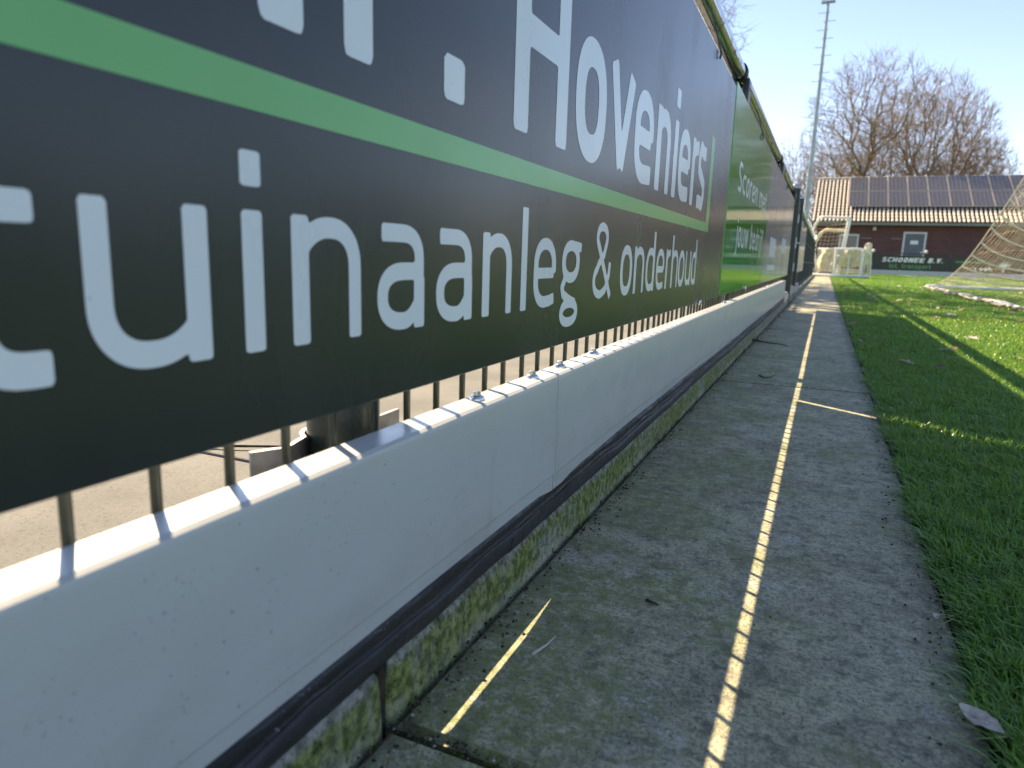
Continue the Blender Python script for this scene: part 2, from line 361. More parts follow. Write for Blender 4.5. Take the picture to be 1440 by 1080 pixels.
# ------------------------------------------------------------------ lettering: stroke distance fields turned into clean outlines
def arc(cx, cz, rx, rz, a0, a1, n=14, e=2.4):
    out = []
    for k in range(n + 1):
        a = radians(a0 + (a1 - a0) * k / n); c, s_ = cos(a), sin(a)
        out.append((cx + rx * math.copysign(abs(c) ** (2 / e), c), cz + rz * math.copysign(abs(s_) ** (2 / e), s_)))
    return out
def bez(a, b, c, n=9):
    return [((1 - t) ** 2 * a[0] + 2 * t * (1 - t) * b[0] + t * t * c[0], (1 - t) ** 2 * a[1] + 2 * t * (1 - t) * b[1] + t * t * c[1]) for t in [k / n for k in range(n + 1)]]
ASC, DSC = 1.37, -.36
def strokes(ch, w, s):
    """list of (polyline, width); x 0..w, x-height 1, s = stem width"""
    h = s / 2; q = s * .86; g = q / 2
    bowl = lambda w0, w1: arc((w0 + w1) / 2, .5, (w1 - w0) / 2 - h, .5 - g, 0, 360, 36, 2.35)
    arch = lambda x0, x1: bez((x0 + h, .74), (x0 + (x1 - x0) * .28, 1 - g + .01), (x0 + (x1 - x0) * .53, 1 - g)) + arc(x0 + (x1 - x0) * .53, .60, (x1 - x0) * .47 - h, .40 - g, 90, 0, 14, 2.25)[1:] + [(x1 - h, 0)]
    if ch == '.': return [([(w / 2, 0), (w / 2, .24)], w)]
    if ch == 'i': return [([(h, 0), (h, 1)], s), ([(h, 1.16), (h, 1.40)], s)]
    if ch == 'l' or ch == 'I': return [([(h, 0), (h, ASC)], s)]
    if ch == 'j': return [([(w - h, 1), (w - h, -.1)] + arc(w - h - .2, -.1, .2, .2, 0, -90, 6), s), ([(w - h, 1.16), (w - h, 1.40)], s)]
    if ch == 'n': return [([(h, 0), (h, 1)], s), (arch(0, w), q)]
    if ch == 'h': return [([(h, 0), (h, ASC)], s), (arch(0, w), q)]
    if ch == 'm': return [([(h, 0), (h, 1)], s), (arch(0, w / 2 + h), q), (arch(w / 2 - h, w), q)]
    if ch == 'u': return [([(w - h, 0), (w - h, 1)], s), ([(w - x, 1 - z) for x, z in arch(0, w)], q)]
    if ch == 'r': return [([(h, 0), (h, 1)], s), ([(h, .72)] + arc(w * .95, .62, w * .95 - h, .38 - g, 160, 92, 8), q)]
    if ch == 'o': return [(bowl(0, w), s * .96)]
    if ch == 'O': return [(arc(w / 2, ASC / 2, w / 2 - h, ASC / 2 - g, 0, 360, 36, 2.4), s)]
    if ch == 'e': return [([(h, .5), (w - h, .5)], q * .92), ([(w - h, .5)] + arc(w / 2, .60, w / 2 - h, .40 - g, 0, 180, 16, 2.2) + arc(w / 2 + .02, .42, w / 2 - h + .02, .42 - g, 180, 268, 10, 2.4) + [(w * .72, g + .01), (w * .93, .125)], q)]
    if ch == 'c': return [([(w - .02, .9)] + arc(w / 2 + .05, .5, w / 2 - h + .05, .5 - g, 80, 280, 20) + [(w - .02, .10)], q)]
    if ch == 'a': return [([(w - h, 0), (w - h, .5)], s), ([(w * .10, 1 - g)] + arc(w * .52, .66, w * .48 - h, .34 - g, 90, 0, 10, 2.4) + [(w - h, .3)], q), ([(w - h, .56)] + arc(w * .54, (.56 + g) / 2, w * .54 - h, (.56 - g) / 2, 90, 270, 20, 2.4) + bez((w * .54, g), (w * .72, g), (w - h, .27))[1:], q)]
    if ch in 'db':
        p = [([(w - h, 0), (w - h, ASC)], s), (bez((w - h, .82), (w * .74, 1 - g), (w * .52, 1 - g)) + arc(w * .52, .5, w * .52 - h, .5 - g, 90, 270, 24, 2.3)[1:] + bez((w * .52, g), (w * .74, g), (w - h, .20))[1:], q)]
        return p if ch == 'd' else [([(w - x, z) for x, z in pl], s_) for pl, s_ in p]
    if ch == 'p': return [([(h, DSC), (h, 1)], s), ([(w - (x), z) for x, z in [(w - h, .90)] + arc(w / 2 - .02, .5, w / 2 - h + .02, .5 - g, 75, 285, 26, 2.3) + [(w - h, .14)]], q)]
    if ch == 'g':
        return [(arc(w * .50, .665, w * .46 - h, .335 - g, 0, 360, 30, 2.2), q), ([(w * .62, 1 - g), (w * 1.02, .975 - g)], q * .9),
                ([(w * .22, .40), (w * .10, .27), (w * .16, .16), (w * .45, .07), (w * .78, -.0)], q * .86),
                (arc(w * .48, -.14, w * .48 - h, .235 - g, 0, 360, 30, 2.2), q * .92)]
    if ch == 't': return [([(w * .42, 1.3), (w * .42, .35)] + arc(w * .42 + .25, .33, .25, .33 - g, 180, 270, 8) + [(w * .98, g)], s), ([(0, 1 - g), (w * .93, 1 - g)], q)]
    if ch == 'f': return [([(w * .35, 0), (w * .35, 1.05)] + arc(w * .35 + .25, 1.1, .25, .27 - g, 180, 90, 8) + [(w, ASC - g)], s), ([(0, 1 - g), (w * .9, 1 - g)], q)]
    if ch == 's': return [([(w * .92, .90), (w * .6, 1 - g), (w * .3, .95), (h, .78), (w * .18, .60), (w * .5, .50), (w * .82, .40), (w - h, .23), (w * .72, .05 + g * .3), (w * .42, g), (w * .08, .10)], q)]
    if ch == 'S': return [([(w * .92, ASC * .92), (w * .6, ASC - g), (w * .28, ASC * .95), (h, ASC * .78), (w * .2, ASC * .6), (w * .5, ASC * .5), (w * .82, ASC * .39), (w - h, ASC * .22), (w * .72, .06), (w * .42, g), (w * .06, .10)], q)]
    if ch == 'v': return [([(h * .9, 1), (w / 2, .06)], s * .92), ([(w - h * .9, 1), (w / 2, .06)], s * .92)]
    if ch == 'w': return [([(h, 1), (w * .27, .05)], q), ([(w * .27, .05), (w * .5, .95)], q), ([(w * .5, .95), (w * .73, .05)], q), ([(w * .73, .05), (w - h, 1)], q)]
    if ch == 'H': return [([(h, 0), (h, ASC)], s), ([(w - h, 0), (w - h, ASC)], s), ([(h, .685), (w - h, .685)], q)]
    if ch == 'N': return [([(h, 0), (h, ASC)], s), ([(w - h, 0), (w - h, ASC)], s), ([(h, ASC - .05), (w - h, .05)], q)]
    if ch == 'E': return [([(h, 0), (h, ASC)], s)] + [([(h, z), (w, z)], q) for z in (g, ASC / 2, ASC - g)]
    if ch == 'C': return [([(w, ASC - .12)] + arc(w / 2 + .06, ASC / 2, w / 2 - h + .06, ASC / 2 - g, 72, 288, 20) + [(w, .12)], q)]
    if ch == 'V': return [([(h, ASC), (w / 2, .06)], s), ([(w - h, ASC), (w / 2, .06)], s)]
    if ch == 'B': return [([(h, 0), (h, ASC)], s), ([(h, ASC - g), (w * .6, ASC - g)] + arc(w * .6, ASC * .75, w * .33 - g, ASC * .25 - g, 90, -90, 8) + [(h, ASC / 2)], q), ([(h, ASC / 2), (w * .6, ASC / 2)] + arc(w * .6, ASC * .25, w * .4 - g, ASC * .25 - g + .03, 90, -90, 8) + [(h, g)], q)]
    if ch == '&':
        return [([(w * .99, .01), (w * .34, .86)] + arc(w * .44, 1.09, w * .25, .28 - g, 195, -20, 16, 2.1) + [(w * .56, .80), (w * .30, .63)] + arc(w * .42, .33, w * .42 - h, .33 - g, 125, 275, 12, 2.1) + [(w * .68, .16), (w * .86, .42), (w * .90, .66)], q * .92)]
    return [([(h, 0), (h, 1)], s)]

def glyph_poly(ch, w, s, rr=None):
    """flat outline mesh in (x, z): marching squares over the stroke distance field"""
    st = strokes(ch, w, s); rr = s * .13 if rr is None else rr
    g = s / 7.5
    x0, x1, z0, z1 = -.1, w + .1, -.45, 1.5
    X = np.arange(x0, x1 + g, g); Z = np.arange(z0, z1 + g, g)
    GX, GZ = np.meshgrid(X, Z, indexing='ij')
    D = np.full(GX.shape, 9.)
    for pl, sw in st:
        r = sw / 2 - rr
        closed = math.hypot(pl[0][0] - pl[-1][0], pl[0][1] - pl[-1][1]) < 1e-6
        for i in range(len(pl) - 1):
            ax, az = pl[i]; bx, bz = pl[i + 1]; L = math.hypot(bx - ax, bz - az)
            if L < 1e-7: continue
            ux, uz = (bx - ax) / L, (bz - az) / L
            t = (GX - ax) * ux + (GZ - az) * uz; p = np.abs((GX - ax) * -uz + (GZ - az) * ux)
            flat0 = i == 0 and not closed; flat1 = i == len(pl) - 2 and not closed
            tc = np.clip(t, 0, L); cap = np.hypot(p, t - tc) - r
            lo = (rr - t) if flat0 else np.full_like(t, -9.); hi = (t - L + rr) if flat1 else np.full_like(t, -9.)
            e = np.maximum(lo, hi); pe = p - r
            boxd = np.where((e > 0) & (pe > 0), np.hypot(np.maximum(e, 0), np.maximum(pe, 0)), np.maximum(e, pe))
            d = np.where((flat0 & (t < L / 2)) | (flat1 & (t > L / 2)), boxd, cap)
            D = np.minimum(D, d - rr)
    ins = D < 0
    V = []; F = []; idx = {}
    def vert(key, p):
        if key not in idx: idx[key] = len(V); V.append(p)
        return idx[key]
    nx, nz = len(X) - 1, len(Z) - 1
    full = ins[:-1, :-1] & ins[1:, :-1] & ins[1:, 1:] & ins[:-1, 1:]
    anyc = ins[:-1, :-1] | ins[1:, :-1] | ins[1:, 1:] | ins[:-1, 1:]
    for i in range(nx):
        j = 0
        while j < nz:
            if full[i, j]:
                k = j
                while k + 1 < nz and full[i, k + 1]: k += 1
                F.append((vert((i, j), (X[i], Z[j])), vert((i + 1, j), (X[i + 1], Z[j])), vert((i + 1, k + 1), (X[i + 1], Z[k + 1])), vert((i, k + 1), (X[i], Z[k + 1]))))
                j = k + 1; continue
            if anyc[i, j]:
                cs = [(i, j), (i + 1, j), (i + 1, j + 1), (i, j + 1)]; poly = []
                for a in range(4):
                    c0, c1 = cs[a], cs[(a + 1) % 4]; d0, d1 = D[c0], D[c1]
                    if d0 < 0: poly.append(vert(c0, (X[c0[0]], Z[c0[1]])))
                    if (d0 < 0) != (d1 < 0):
                        t = d0 / (d0 - d1); key = (min(c0, c1), max(c0, c1))
                        poly.append(vert(key, (X[c0[0]] + t * (X[c1[0]] - X[c0[0]]), Z[c0[1]] + t * (Z[c1[1]] - Z[c0[1]]))))
                if len(poly) >= 3: F.append(tuple(poly))
            j += 1
    return V, F

def letter(ch, y0, y1, zb, xh, stem, mat, parent, X, name='letter', slant=0.):
    """one letter standing on a board that faces +X"""
    w = (y1 - y0) / xh; V, F = glyph_poly(ch, w, stem / xh)
    me = bpy.data.meshes.new(name)
    me.from_pydata([(X, y0 + x * xh, zb + z * xh) for x, z in V], [], F); me.update()
    return link(name, me, mat, parent)
def word_front(text, x0, x1, zb, xh, stem, mat, parent, Y, name='lettering', slant=0., narrow=1.):
    """a word on a board that faces -Y, one mesh"""
    wid = {'i': .3, 'l': .3, '.': .3, 'I': .3, ' ': .45, 't': .6, 'r': .6, 'f': .6, 'j': .4, 'm': 1.3, 'w': 1.2}
    ws = [wid.get(c, .85 if c.islower() else .95) for c in text]; tot = sum(ws) + .22 * (len(text) - 1)
    sc = (x1 - x0) / tot; V = []; F = []; x = x0
    for c, wd in zip(text, ws):
        if c != ' ':
            v, f = glyph_poly(c, wd, stem / xh)
            b = len(V); V += [(x + (p + slant * q_) * sc, Y, zb + q_ * xh) for p, q_ in v]; F += [tuple(i + b for i in g) for g in f]
        x += (wd + .22) * sc
    me = bpy.data.meshes.new(name); me.from_pydata(V, [], F); me.update()
    return link(name, me, mat, parent)
def word_side(text, y0, y1, zb, xh, stem, mat, parent, X):
    wid = {'i': .3, 'l': .3, '.': .3, ' ': .45, 't': .6, 'r': .6, 'f': .6, 'j': .4, 'm': 1.3, 'w': 1.2}
    ws = [wid.get(c, .85) for c in text]; tot = sum(ws) + .22 * (len(text) - 1); sc = (y1 - y0) / tot; y = y0
    for c, wd in zip(text, ws):
        if c != ' ':
            V, F = glyph_poly(c, wd, stem / xh); me = bpy.data.meshes.new('letter')
            me.from_pydata([(X, y + p * sc, zb + q_ * xh) for p, q_ in V], [], F); me.update(); link('letter', me, mat, parent)
        y += (wd + .22) * sc

# ================================================================== SETTING
PX0, PX1 = -.285, .165                     # path between kerb and turf
link('ground', mesh_np('ground', [(-400, -300, -.12), (400, -300, -.12), (400, 500, -.12), (-400, 500, -.12)], quad=[(0, 1, 2, 3)]), 'ground_earth')['kind'] = 'structure'
tf = MB(); tf.box(.168, 70, -6, 35.6, -.11, -.006); tf.build('turf', 'turf_base')['kind'] = 'structure'
sb = MB(); sb.box(-.44, .1675, -3, 36, -.11, -.022); o = sb.build('path_bed', 'soil'); o['kind'] = 'structure'

path = thing('path', None, None, kind='structure')
joints = [-1.5, .42, 2.275, 4.25, 6.5, 8.45, 10.4, 12.35, 14.3, 16.25, 18.2, 20.15, 22.1, 24.05]
for i in range(len(joints) - 1):
    a, b = joints[i] + .0035, joints[i + 1] - .0035
    sk = .030 if abs(joints[i + 1] - 2.275) < 1e-6 else 0; sk0 = .030 if abs(joints[i] - 2.275) < 1e-6 else 0
    bm = bmesh.new(); bmesh.ops.create_cube(bm, size=1)
    dz = random.uniform(-.002, .0015) if i > 1 else 0
    for v in bm.verts:
        yy = a if v.co.y < 0 else b
        xx = PX0 + .002 if v.co.x < 0 else PX1
        yy += (sk0 if v.co.y < 0 else sk) * (xx - PX0) / .45
        v.co = Vector((xx, yy, dz if v.co.z > 0 else -.08))
    bmesh.ops.bevel(bm, geom=[e for e in bm.edges if all(v.co.z > -.05 for v in e.verts)], offset=.006, segments=3, affect='EDGES')
    me = bpy.data.meshes.new('paving_slab'); bm.to_mesh(me); bm.free(); link('paving_slab', me, 'path_concrete', path)

kerb = thing('kerb', None, None, kind='structure')
prof = [(-.40, -.08), (PX0, -.08), (PX0, -.002), (PX0 - .002, .038), (PX0 - .0045, .048), (PX0 - .013, .0545), (-.40, .056)]
for i in range(len(joints) - 1):
    a, b = joints[i] + .004, joints[i + 1] - .004
    m = MB(); ys = [a, a + .004, a + .012] + list(np.linspace(a + .05, b - .05, 12)) + [b - .012, b - .004, b]
    def pf(y, a=a, b=b):
        e = min(y - a, b - y); k = max(0, 1 - e / .012) ** 2 * .006
        return [(x - (k if x > -.39 and z > -.05 else 0), z - (k if z > .03 else 0)) for x, z in prof]
    m.extrude_y(pf, ys); m.build('kerb_stone', 'kerb_concrete', kerb, True, 50)

for jy in joints[1:-1]:
    m = MB(); m.box(-.40, -.2925, jy - .006, jy + .006, -.06, .049); m.build('joint_light_stop', 'soil', kerb)  # soil-coloured filler added in each kerb joint to stop sunlight leaking through

yard = thing('paved_yard', None, None, kind='structure')
m = MB(); m.box(0, 1.994, 0, 1.994, -.1, 0, .004); yme = m.mesh('paving_slab')
yme.materials.append(MAT['yard_concrete'])
for ix in range(6):
    for iy in range(-1, 9):
        o = link('paving_slab', yme, None, yard, (-.412 - 2 * (ix + 1) + .6 - .592, iy * 2 - 1.10, random.uniform(-.004, .0)))

# grass blades -------------------------------------------------------------
def blades(n, xr, yr, h, wd, lean, edge=True, wedge=None):
    x = RNG.uniform(*xr, n); y = yr[0] + (yr[1] - yr[0]) * RNG.random(n)
    if wedge is not None: x = xr[0] + (wedge(y) - xr[0]) * RNG.random(n)
    if edge:
        lim = .168 + .006 * np.sin(y * 9.1) + .006 * np.sin(y * 23.7 + 1) + .004 * np.sin(y * 61 + 2); k = x > lim; x, y = x[k], y[k]; n = len(x)
    az = RNG.uniform(0, 2 * pi, n); hh = h * RNG.uniform(.6, 1.15, n); ln = lean * np.abs(RNG.normal(.5, .45, n)) * hh
    ww = wd * RNG.uniform(.7, 1.25, n)
    clump = .5 + .5 * np.sin(x * 31 + 2 * np.sin(y * 17)) * np.sin(y * 27 + 1.7); hh *= .8 + .35 * clump
    az = np.where(RNG.random(n) < .45, RNG.normal(2.6, .9, n), az)
    near = .55 * np.clip(1 - (x - .17) / .05, 0, 1) if edge else np.zeros(n)
    az = np.where((near > .3) & (RNG.random(n) < .6), RNG.normal(pi, .7, n), az); ln = ln * (1 + .7 * near)
    dx, dy = np.cos(az), np.sin(az); tx, ty = -dy, dx
    B = np.stack([x, y, np.full(n, -.008)], 1); T = np.stack([tx, ty, np.zeros(n)], 1) * (ww / 2)[:, None]; Dv = np.stack([dx, dy, np.zeros(n)], 1)
    Mid = B + Dv * (ln * .35)[:, None]; Mid[:, 2] += hh * .60
    Tip = B + Dv * ln[:, None]; Tip[:, 2] += hh * (1 - .25 * np.clip(ln / hh, 0, 1))
    V = np.stack([B - T, B + T, Mid + T * .85, Mid - T * .85, Tip], 1).reshape(-1, 3)
    i = np.arange(n)[:, None] * 5
    return V, i + np.array([[3, 2, 4]]), i + np.array([[0, 1, 2, 3]])
parts = [blades(40000, (.12, .5), (.15, 1.3), .027, .0022, 1.15, wedge=lambda y: .36 + .25 * y),
         blades(72000, (.12, 1.0), (1.3, 3.4), .026, .0025, 1.1, wedge=lambda y: .36 + .26 * y),
         blades(80000, (.12, 2.6), (3.4, 9), .025, .0042, 1.0, wedge=lambda y: .5 + .27 * y),
         blades(90000, (.17, 7), (9, 22), .024, .010, .9, wedge=lambda y: .8 + .30 * y),
         blades(60000, (.17, 12), (22, 35.5), .024, .020, .9, wedge=lambda y: .8 + .30 * y)]
V = []; T = []; Q = []; off = 0
for v, t, q in parts: V.append(v); T.append(t + off); Q.append(q + off); off += len(v)
o = link('grass', mesh_np('grass', np.concatenate(V), np.concatenate(T), np.concatenate(Q)), 'turf_blades'); o['kind'] = 'stuff'

# ================================================================== WIRE FENCE, RAIL AND POSTS
FX = -.315
fence = thing('wire_fence', 'dark green wire mesh fence of upright rods behind the advertising boards', 'fence', (FX, 0, 0))
m = MB(); m.tube([(0, 0, .104), (0, 0, .878)], .0031, 8); bme = m.mesh('bar', True); bme.materials.append(MAT['fence_green'])
for k in range(-6, 136): link('bar', bme, None, fence, (random.uniform(-.0006, .0006), .194 + .0495 * k + random.gauss(0, .0006), 0)).rotation_euler = (random.gauss(0, .004), random.gauss(0, .003), 0)
for z in (.12, .50, .86):
    for dx in (-.0065, .0065):
        m = MB(); m.tube([(dx, -.12, z), (dx, 6.93, z)], .0035, 6); m.build('cross_wire', 'fence_green', fence, True)

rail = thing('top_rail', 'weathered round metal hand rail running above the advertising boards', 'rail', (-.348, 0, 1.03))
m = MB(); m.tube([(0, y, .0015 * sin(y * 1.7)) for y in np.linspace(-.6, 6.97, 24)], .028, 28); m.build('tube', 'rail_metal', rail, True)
m = MB(); m.lathe([(.029, -.02), (.033, -.01), (.033, .008), (.027, .018), (.010, .024)], n=16)
ec = m.build('end_cap', 'black_plastic', rail, True); ec.rotation_euler = (radians(-90), 0, 0); ec.location = (0, 6.97, 0)

post0 = None
post_labels = ['dark green round fence post with galvanised foot clamp under the tuinaanleg lettering',
               'dark green fence post where the dark board meets the green board',
               'dark green fence post behind the middle of the green board', 'dark green fence post at the far end of the top rail']
for i, py in enumerate([.477, 2.66, 4.86, 6.86]):
    if post0 is None:
        p = thing('fence_post', post_labels[0], 'post', (-.372, py, 0), 0, 'posts carrying the top rail'); post0 = p
        m = MB(); m.lathe([(.0315, -.10), (.0315, .93), (.028, .945)], n=28); m.build('pole', 'post_green', p, True)
        m = MB(); m.lathe([(.0335, .92), (.0345, .925), (.0345, .965), (.031, .975)], n=28)   # collar under the rail
        m.tube([(.0, 0, .955), (.010, 0, .975), (.022, 0, .998)], [.022, .026, .026], 12); m.build('collar', 'black_plastic', p, True)
        m = MB()
        for sgn in (-.011, .011):
            ring = [(.024 + .0305 * cos(a), sgn, 1.03 + .0305 * sin(a)) for a in np.linspace(radians(-150), radians(150), 22)]; m.tube(ring, .0042, 6)
        m.box(.046, .068, -.030, .030, .890, 1.004, .004); m.box(.0, .045, -.018, .018, .95, .966, .002); m.build('saddle_clamp', 'black_plastic', p, True)
        m = MB(); m.lathe([(.0055, 0), (.0055, .004), (.003, .006)], n=10); bo = m.build('bolt', 'bolt_steel', p, True); bo.location = (.0682, .004, .972); bo.rotation_euler = (0, radians(90), 0)
    else:
        p = copy_tree(post0); p['label'] = post_labels[i]; p.location = (-.372, py, 0)
        if i in (1, 2, 3): p.location.x = -.372
# galvanised foot clamp at the near post
cl = thing('foot_clamp', 'galvanised bent steel clamp around the foot of the nearest fence post', 'clamp', (-.372, .477, 0))
m = MB()
def strap(pts, z0, z1, th=.004):
    n_ = len(pts); P = [Vector((p[0], p[1], 0)) for p in pts]; vs = []
    for i in range(n_):
        t = (P[min(i + 1, n_ - 1)] - P[max(i - 1, 0)]).normalized(); nn_ = Vector((-t.y, t.x, 0)) * th / 2
        for s_, z in ((1, z0), (-1, z0), (-1, z1), (1, z1)): vs.append((P[i].x + nn_.x * s_, P[i].y + nn_.y * s_, z))
    fs = [(i * 4 + k, i * 4 + (k + 1) % 4, (i + 1) * 4 + (k + 1) % 4, (i + 1) * 4 + k) for i in range(n_ - 1) for k in range(4)] + [(3, 2, 1, 0), tuple(range(n_ * 4 - 4, n_ * 4))]
    m.add(vs, fs)
# half shells with flared ears
for sgn in (-1,):
    pts = [(.010 * sgn - .012, -.088), (.008 * sgn, -.062), (.012 * sgn, -.050)] + [(sgn * .0355 * sin(a), -.0355 * cos(a)) for a in np.linspace(radians(30), radians(150), 12)] + [(.012 * sgn, .050), (.008 * sgn, .062), (.010 * sgn, .10)]
    strap(pts, .150, .222)
m.build('shell', 'clamp_zinc', cl, True)
for yy in (-.078, .078):
    m = MB(); m.tube([(-.02, yy, .198), (.03, yy, .205)], .005, 8); m.tube([(.018, yy, .198), (.026, yy, .198)], .010, 6); m.build('bolt', 'bolt_steel', cl)

# ================================================================== ADVERTISING BOARDS
BX = -.2935
def clip(parent, y, z, top):
    m = MB()
    if top: m.tube([(.0035, y, z - .012), (.006, y + .002, z), (.002, y, z + .012), (-.012, y, z + .06), (-.03, y, z + .11)], .0028, 6)
    else: m.box(.0008, .006, y - .012, y + .012, z - .004, z + .008, .0015)
    return m.build('cable_tie' if top else 'clip', 'black_plastic' if top else 'bolt_steel', parent, True)
b1 = thing('advertising_board', 'dark anthracite advertising board with white tuinaanleg & onderhoud lettering and green stripe', 'advertising board', (BX, 0, 0), 0, 'advertising boards on the fence')
m = MB(); m.box(-.0025, 0, -.75, 2.2310, 0.2700, 0.8873, .0008); m.build('panel', 'board_dark', b1)
LX = .0003
for ch, a, b in [('t', 0.1321, 0.1839), ('u', 0.1978, 0.2670), ('i', 0.2902, 0.3054), ('n', 0.3289, 0.3983), ('a', 0.4157, 0.4814), ('a', 0.4991, 0.5647), ('n', 0.5855, 0.6535), ('l', 0.6768, 0.6923), ('e', 0.7108, 0.7818), ('g', 0.7978, 0.8722),
                 ('&', 0.9258, 1.0179), ('o', 1.0684, 1.1413), ('n', 1.1545, 1.2262), ('d', 1.2378, 1.3075), ('e', 1.3226, 1.3938), ('r', 1.4093, 1.4538), ('h', 1.4651, 1.5360), ('o', 1.5414, 1.6131), ('u', 1.6243, 1.6945), ('d', 1.7043, 1.7659)]:
    letter(ch, a, b, 0.3201, 0.0794, 0.0154, 'board_white', b1, LX)
for ch, a, b in [('n', 0.3083, 0.4156), ('.', 0.5092, 0.5440), ('H', 0.6457, 0.7973), ('o', 0.8238, 0.9507), ('v', 0.9657, 1.0975), ('e', 1.1045, 1.2339), ('n', 1.2581, 1.3776), ('i', 1.4078, 1.4421), ('e', 1.4607, 1.5899), ('r', 1.6094, 1.6964), ('s', 1.6908, 1.8028)]:
    letter(ch, a, b, 0.5018, 0.1458, 0.0360, 'board_white', b1, LX)
zs0, zs1 = 0.4527, 0.4754
m = MB(); m.add([(LX, -.75, zs0), (LX, 1.9126, zs0), (LX, 1.9126, .69), (LX, 1.8637, .69), (LX, 1.8637, zs1), (LX, -.75, zs1)], [(0, 1, 4, 5), (1, 2, 3, 4)]); m.build('stripe', 'board_green', b1)
clip(b1, 1.86, .882, True); clip(b1, 1.86, .2685, False); clip(b1, .12, .882, True)

b2 = thing('advertising_board', 'glossy green advertising board reading Scoren met jouw bedrijf, ending in grey', 'advertising board', (BX, 0, 0), 0, 'advertising boards on the fence')
m = MB(); m.box(-.0025, 0, 2.2515, 3.7822, 0.2729, 0.905, .0008); m.build('panel', 'board_lush', b2)
m = MB(); m.box(-.0025, 0, 3.7827, 6.4766, 0.2729, 0.905, .0008); m.build('grey_panel', 'board_grey', b2)
word_side('Scoren met', 2.4752, 3.6590, 0.6148, .0685, .016, 'board_white', b2, LX)
word_side('jouw bedrijf', 2.5437, 3.6394, 0.4289, .073, .016, 'board_white', b2, LX)
m = MB()
for a, b, z0, z1 in [(4.15, 4.62, .41, .52), (5.25, 5.75, .45, .55), (4.10, 4.72, .335, .365)]: m.add([(LX, a, z0), (LX, b, z0), (LX, b, z1), (LX, a, z1)], [(0, 1, 2, 3)])
m.build('emblem', 'board_white', b2)
clip(b2, 3.13, .886, True); clip(b2, 3.0, .2725, False); clip(b2, 5.2, .886, True)

# ================================================================== WHITE KICK BOARDS AND RUBBER SEAL
def kick(y0, y1, label, bolts, k=0):
    t = thing('kick_board', label, 'kick board', (0, 0, 0), 0, 'white kick boards along the kerb')
    # closed sheet profile with folded top and lower crease
    outer = [(-.2775, .098), (-.2775, .1165), (-.2760, .1185), (-.2750, .1200), (-.2750, .2350), (-.2765, .2392), (-.2800, .2410), (-.3080, .2402), (-.3095, .2385), (-.3095, .2260)]
    inner = [(-.3078, .2260), (-.3078, .2372), (-.2805, .2390), (-.2785, .2378), (-.2770, .2345), (-.2770, .1205), (-.2780, .1190), (-.2795, .1170), (-.2795, .098)]
    pr = outer + inner; ys = np.linspace(y0 + .0008, y1 - .0008, 40)
    def pf(y):
        k = .0012 * sin(y * 3.1) + .0006 * sin(y * 9.7); return [(x + k * (1 if z < .2 else .4), z) for x, z in pr]
    m = MB(); m.extrude_y(pf, ys); m.build('sheet', 'kick_white', t, True, 25)
    if k: m = MB(); m.box(-.2840, -.2800, y0 - .012, y0 + .012, .100, .2365); m.box(-.3070, -.2805, y0 - .012, y0 + .012, .2340, .2365); m.build('seam_light_stop', 'rubber', t)  # dark backing added behind the seam to block sun shining through the gap
    for (bx, by) in bolts:
        m = MB(); m.lathe([(.0078, 0), (.0078, .0012), (.0062, .0036), (.0035, .0046)], (bx, by, .2406), 14); m.lathe([(.0040, .0040), (.0040, .0075), (.003, .0082)], (bx, by, .2406), 6); m.build('bolt', 'bolt_steel', t, True, 35)
    return t
kick(-.95, .756, 'nearest white metal kick board with speckled dirt, below the tuinaanleg lettering', [(-.2945, .5827), (-.2945, .7226)], 0)
kick(.756, 2.49, 'second white metal kick board, between the first and second joint in the ledge', [(-.2945, .8137), (-.2952, .9572), (-.2945, 2.40)], 1)
kick(2.49, 4.22, 'third white metal kick board, under the glossy green advertising board', [(-.2945, 2.58), (-.2945, 4.1)], 2)
kick(4.22, 5.96, 'farthest white metal kick board with open end beside the pale stone blocks', [(-.2945, 4.33), (-.2945, 5.8)], 3)

seal = thing('rubber_seal', 'black rubber strip squeezed between white kick boards and mossy kerb', 'rubber strip')
def lip(y, part):
    wv = .0022 * sin(y * 5.3 + .6) + .0012 * sin(y * 13.1) + .0008 * sin(y * 31)
    gap = .0095 * min(1, max(0, (y - .44) / .03)) ** .5 * min(1, max(0, (.765 - y) / .12)) ** .8
    k = 1 if y < .62 else 0
    w2 = .0012 * sin(y * 21 + 1) + .0009 * sin(y * 47)
    if part == 0:      # upper gritty channel
        return [(-.2800, .1045), (-.2750 + wv * .6, .1030), (-.2738 + wv * .6, .0985 + w2), (-.2762 + wv * .6, .0935), (-.2772 + wv * .6, .0905 + w2), (-.2758 + wv * .6, .0880 + w2), (-.2830, .0868)]
    zb = .0520 + gap
    up = .004 * max(0, min(1, (.46 - y) / .10))
    return [(-.2830, .0870), (-.2757 + wv * .6, .0868 + w2), (-.2738 + wv, .0835 + w2), (-.2752 + wv, .0760 + w2 * .6), (-.2750 + wv * .8, .0715 + up), (-.2775 + wv * .6, .0665 + up), (-.2815, .0640 + up), (-.2910, zb), (-.2970, zb), (-.2970, .075), (-.2860, .086)]
ys = list(np.linspace(-.95, 1.4, 120)) + list(np.linspace(1.45, 6.0, 90))
m = MB(); m.extrude_y(lambda y: lip(y, 0), ys); m.build('gritty_channel', 'rubber_dusty', seal, True, 60)
m = MB(); m.extrude_y(lambda y: lip(y, 1), [y for y in ys if y < .66]); m.build('lip', 'rubber', seal, True, 60)
m = MB(); m.extrude_y(lambda y: [(x + .0006, z - .0015) for x, z in lip(y, 1)], [.634] + [y for y in ys if y > .645]); m.build('lip', 'rubber', seal, True, 60)

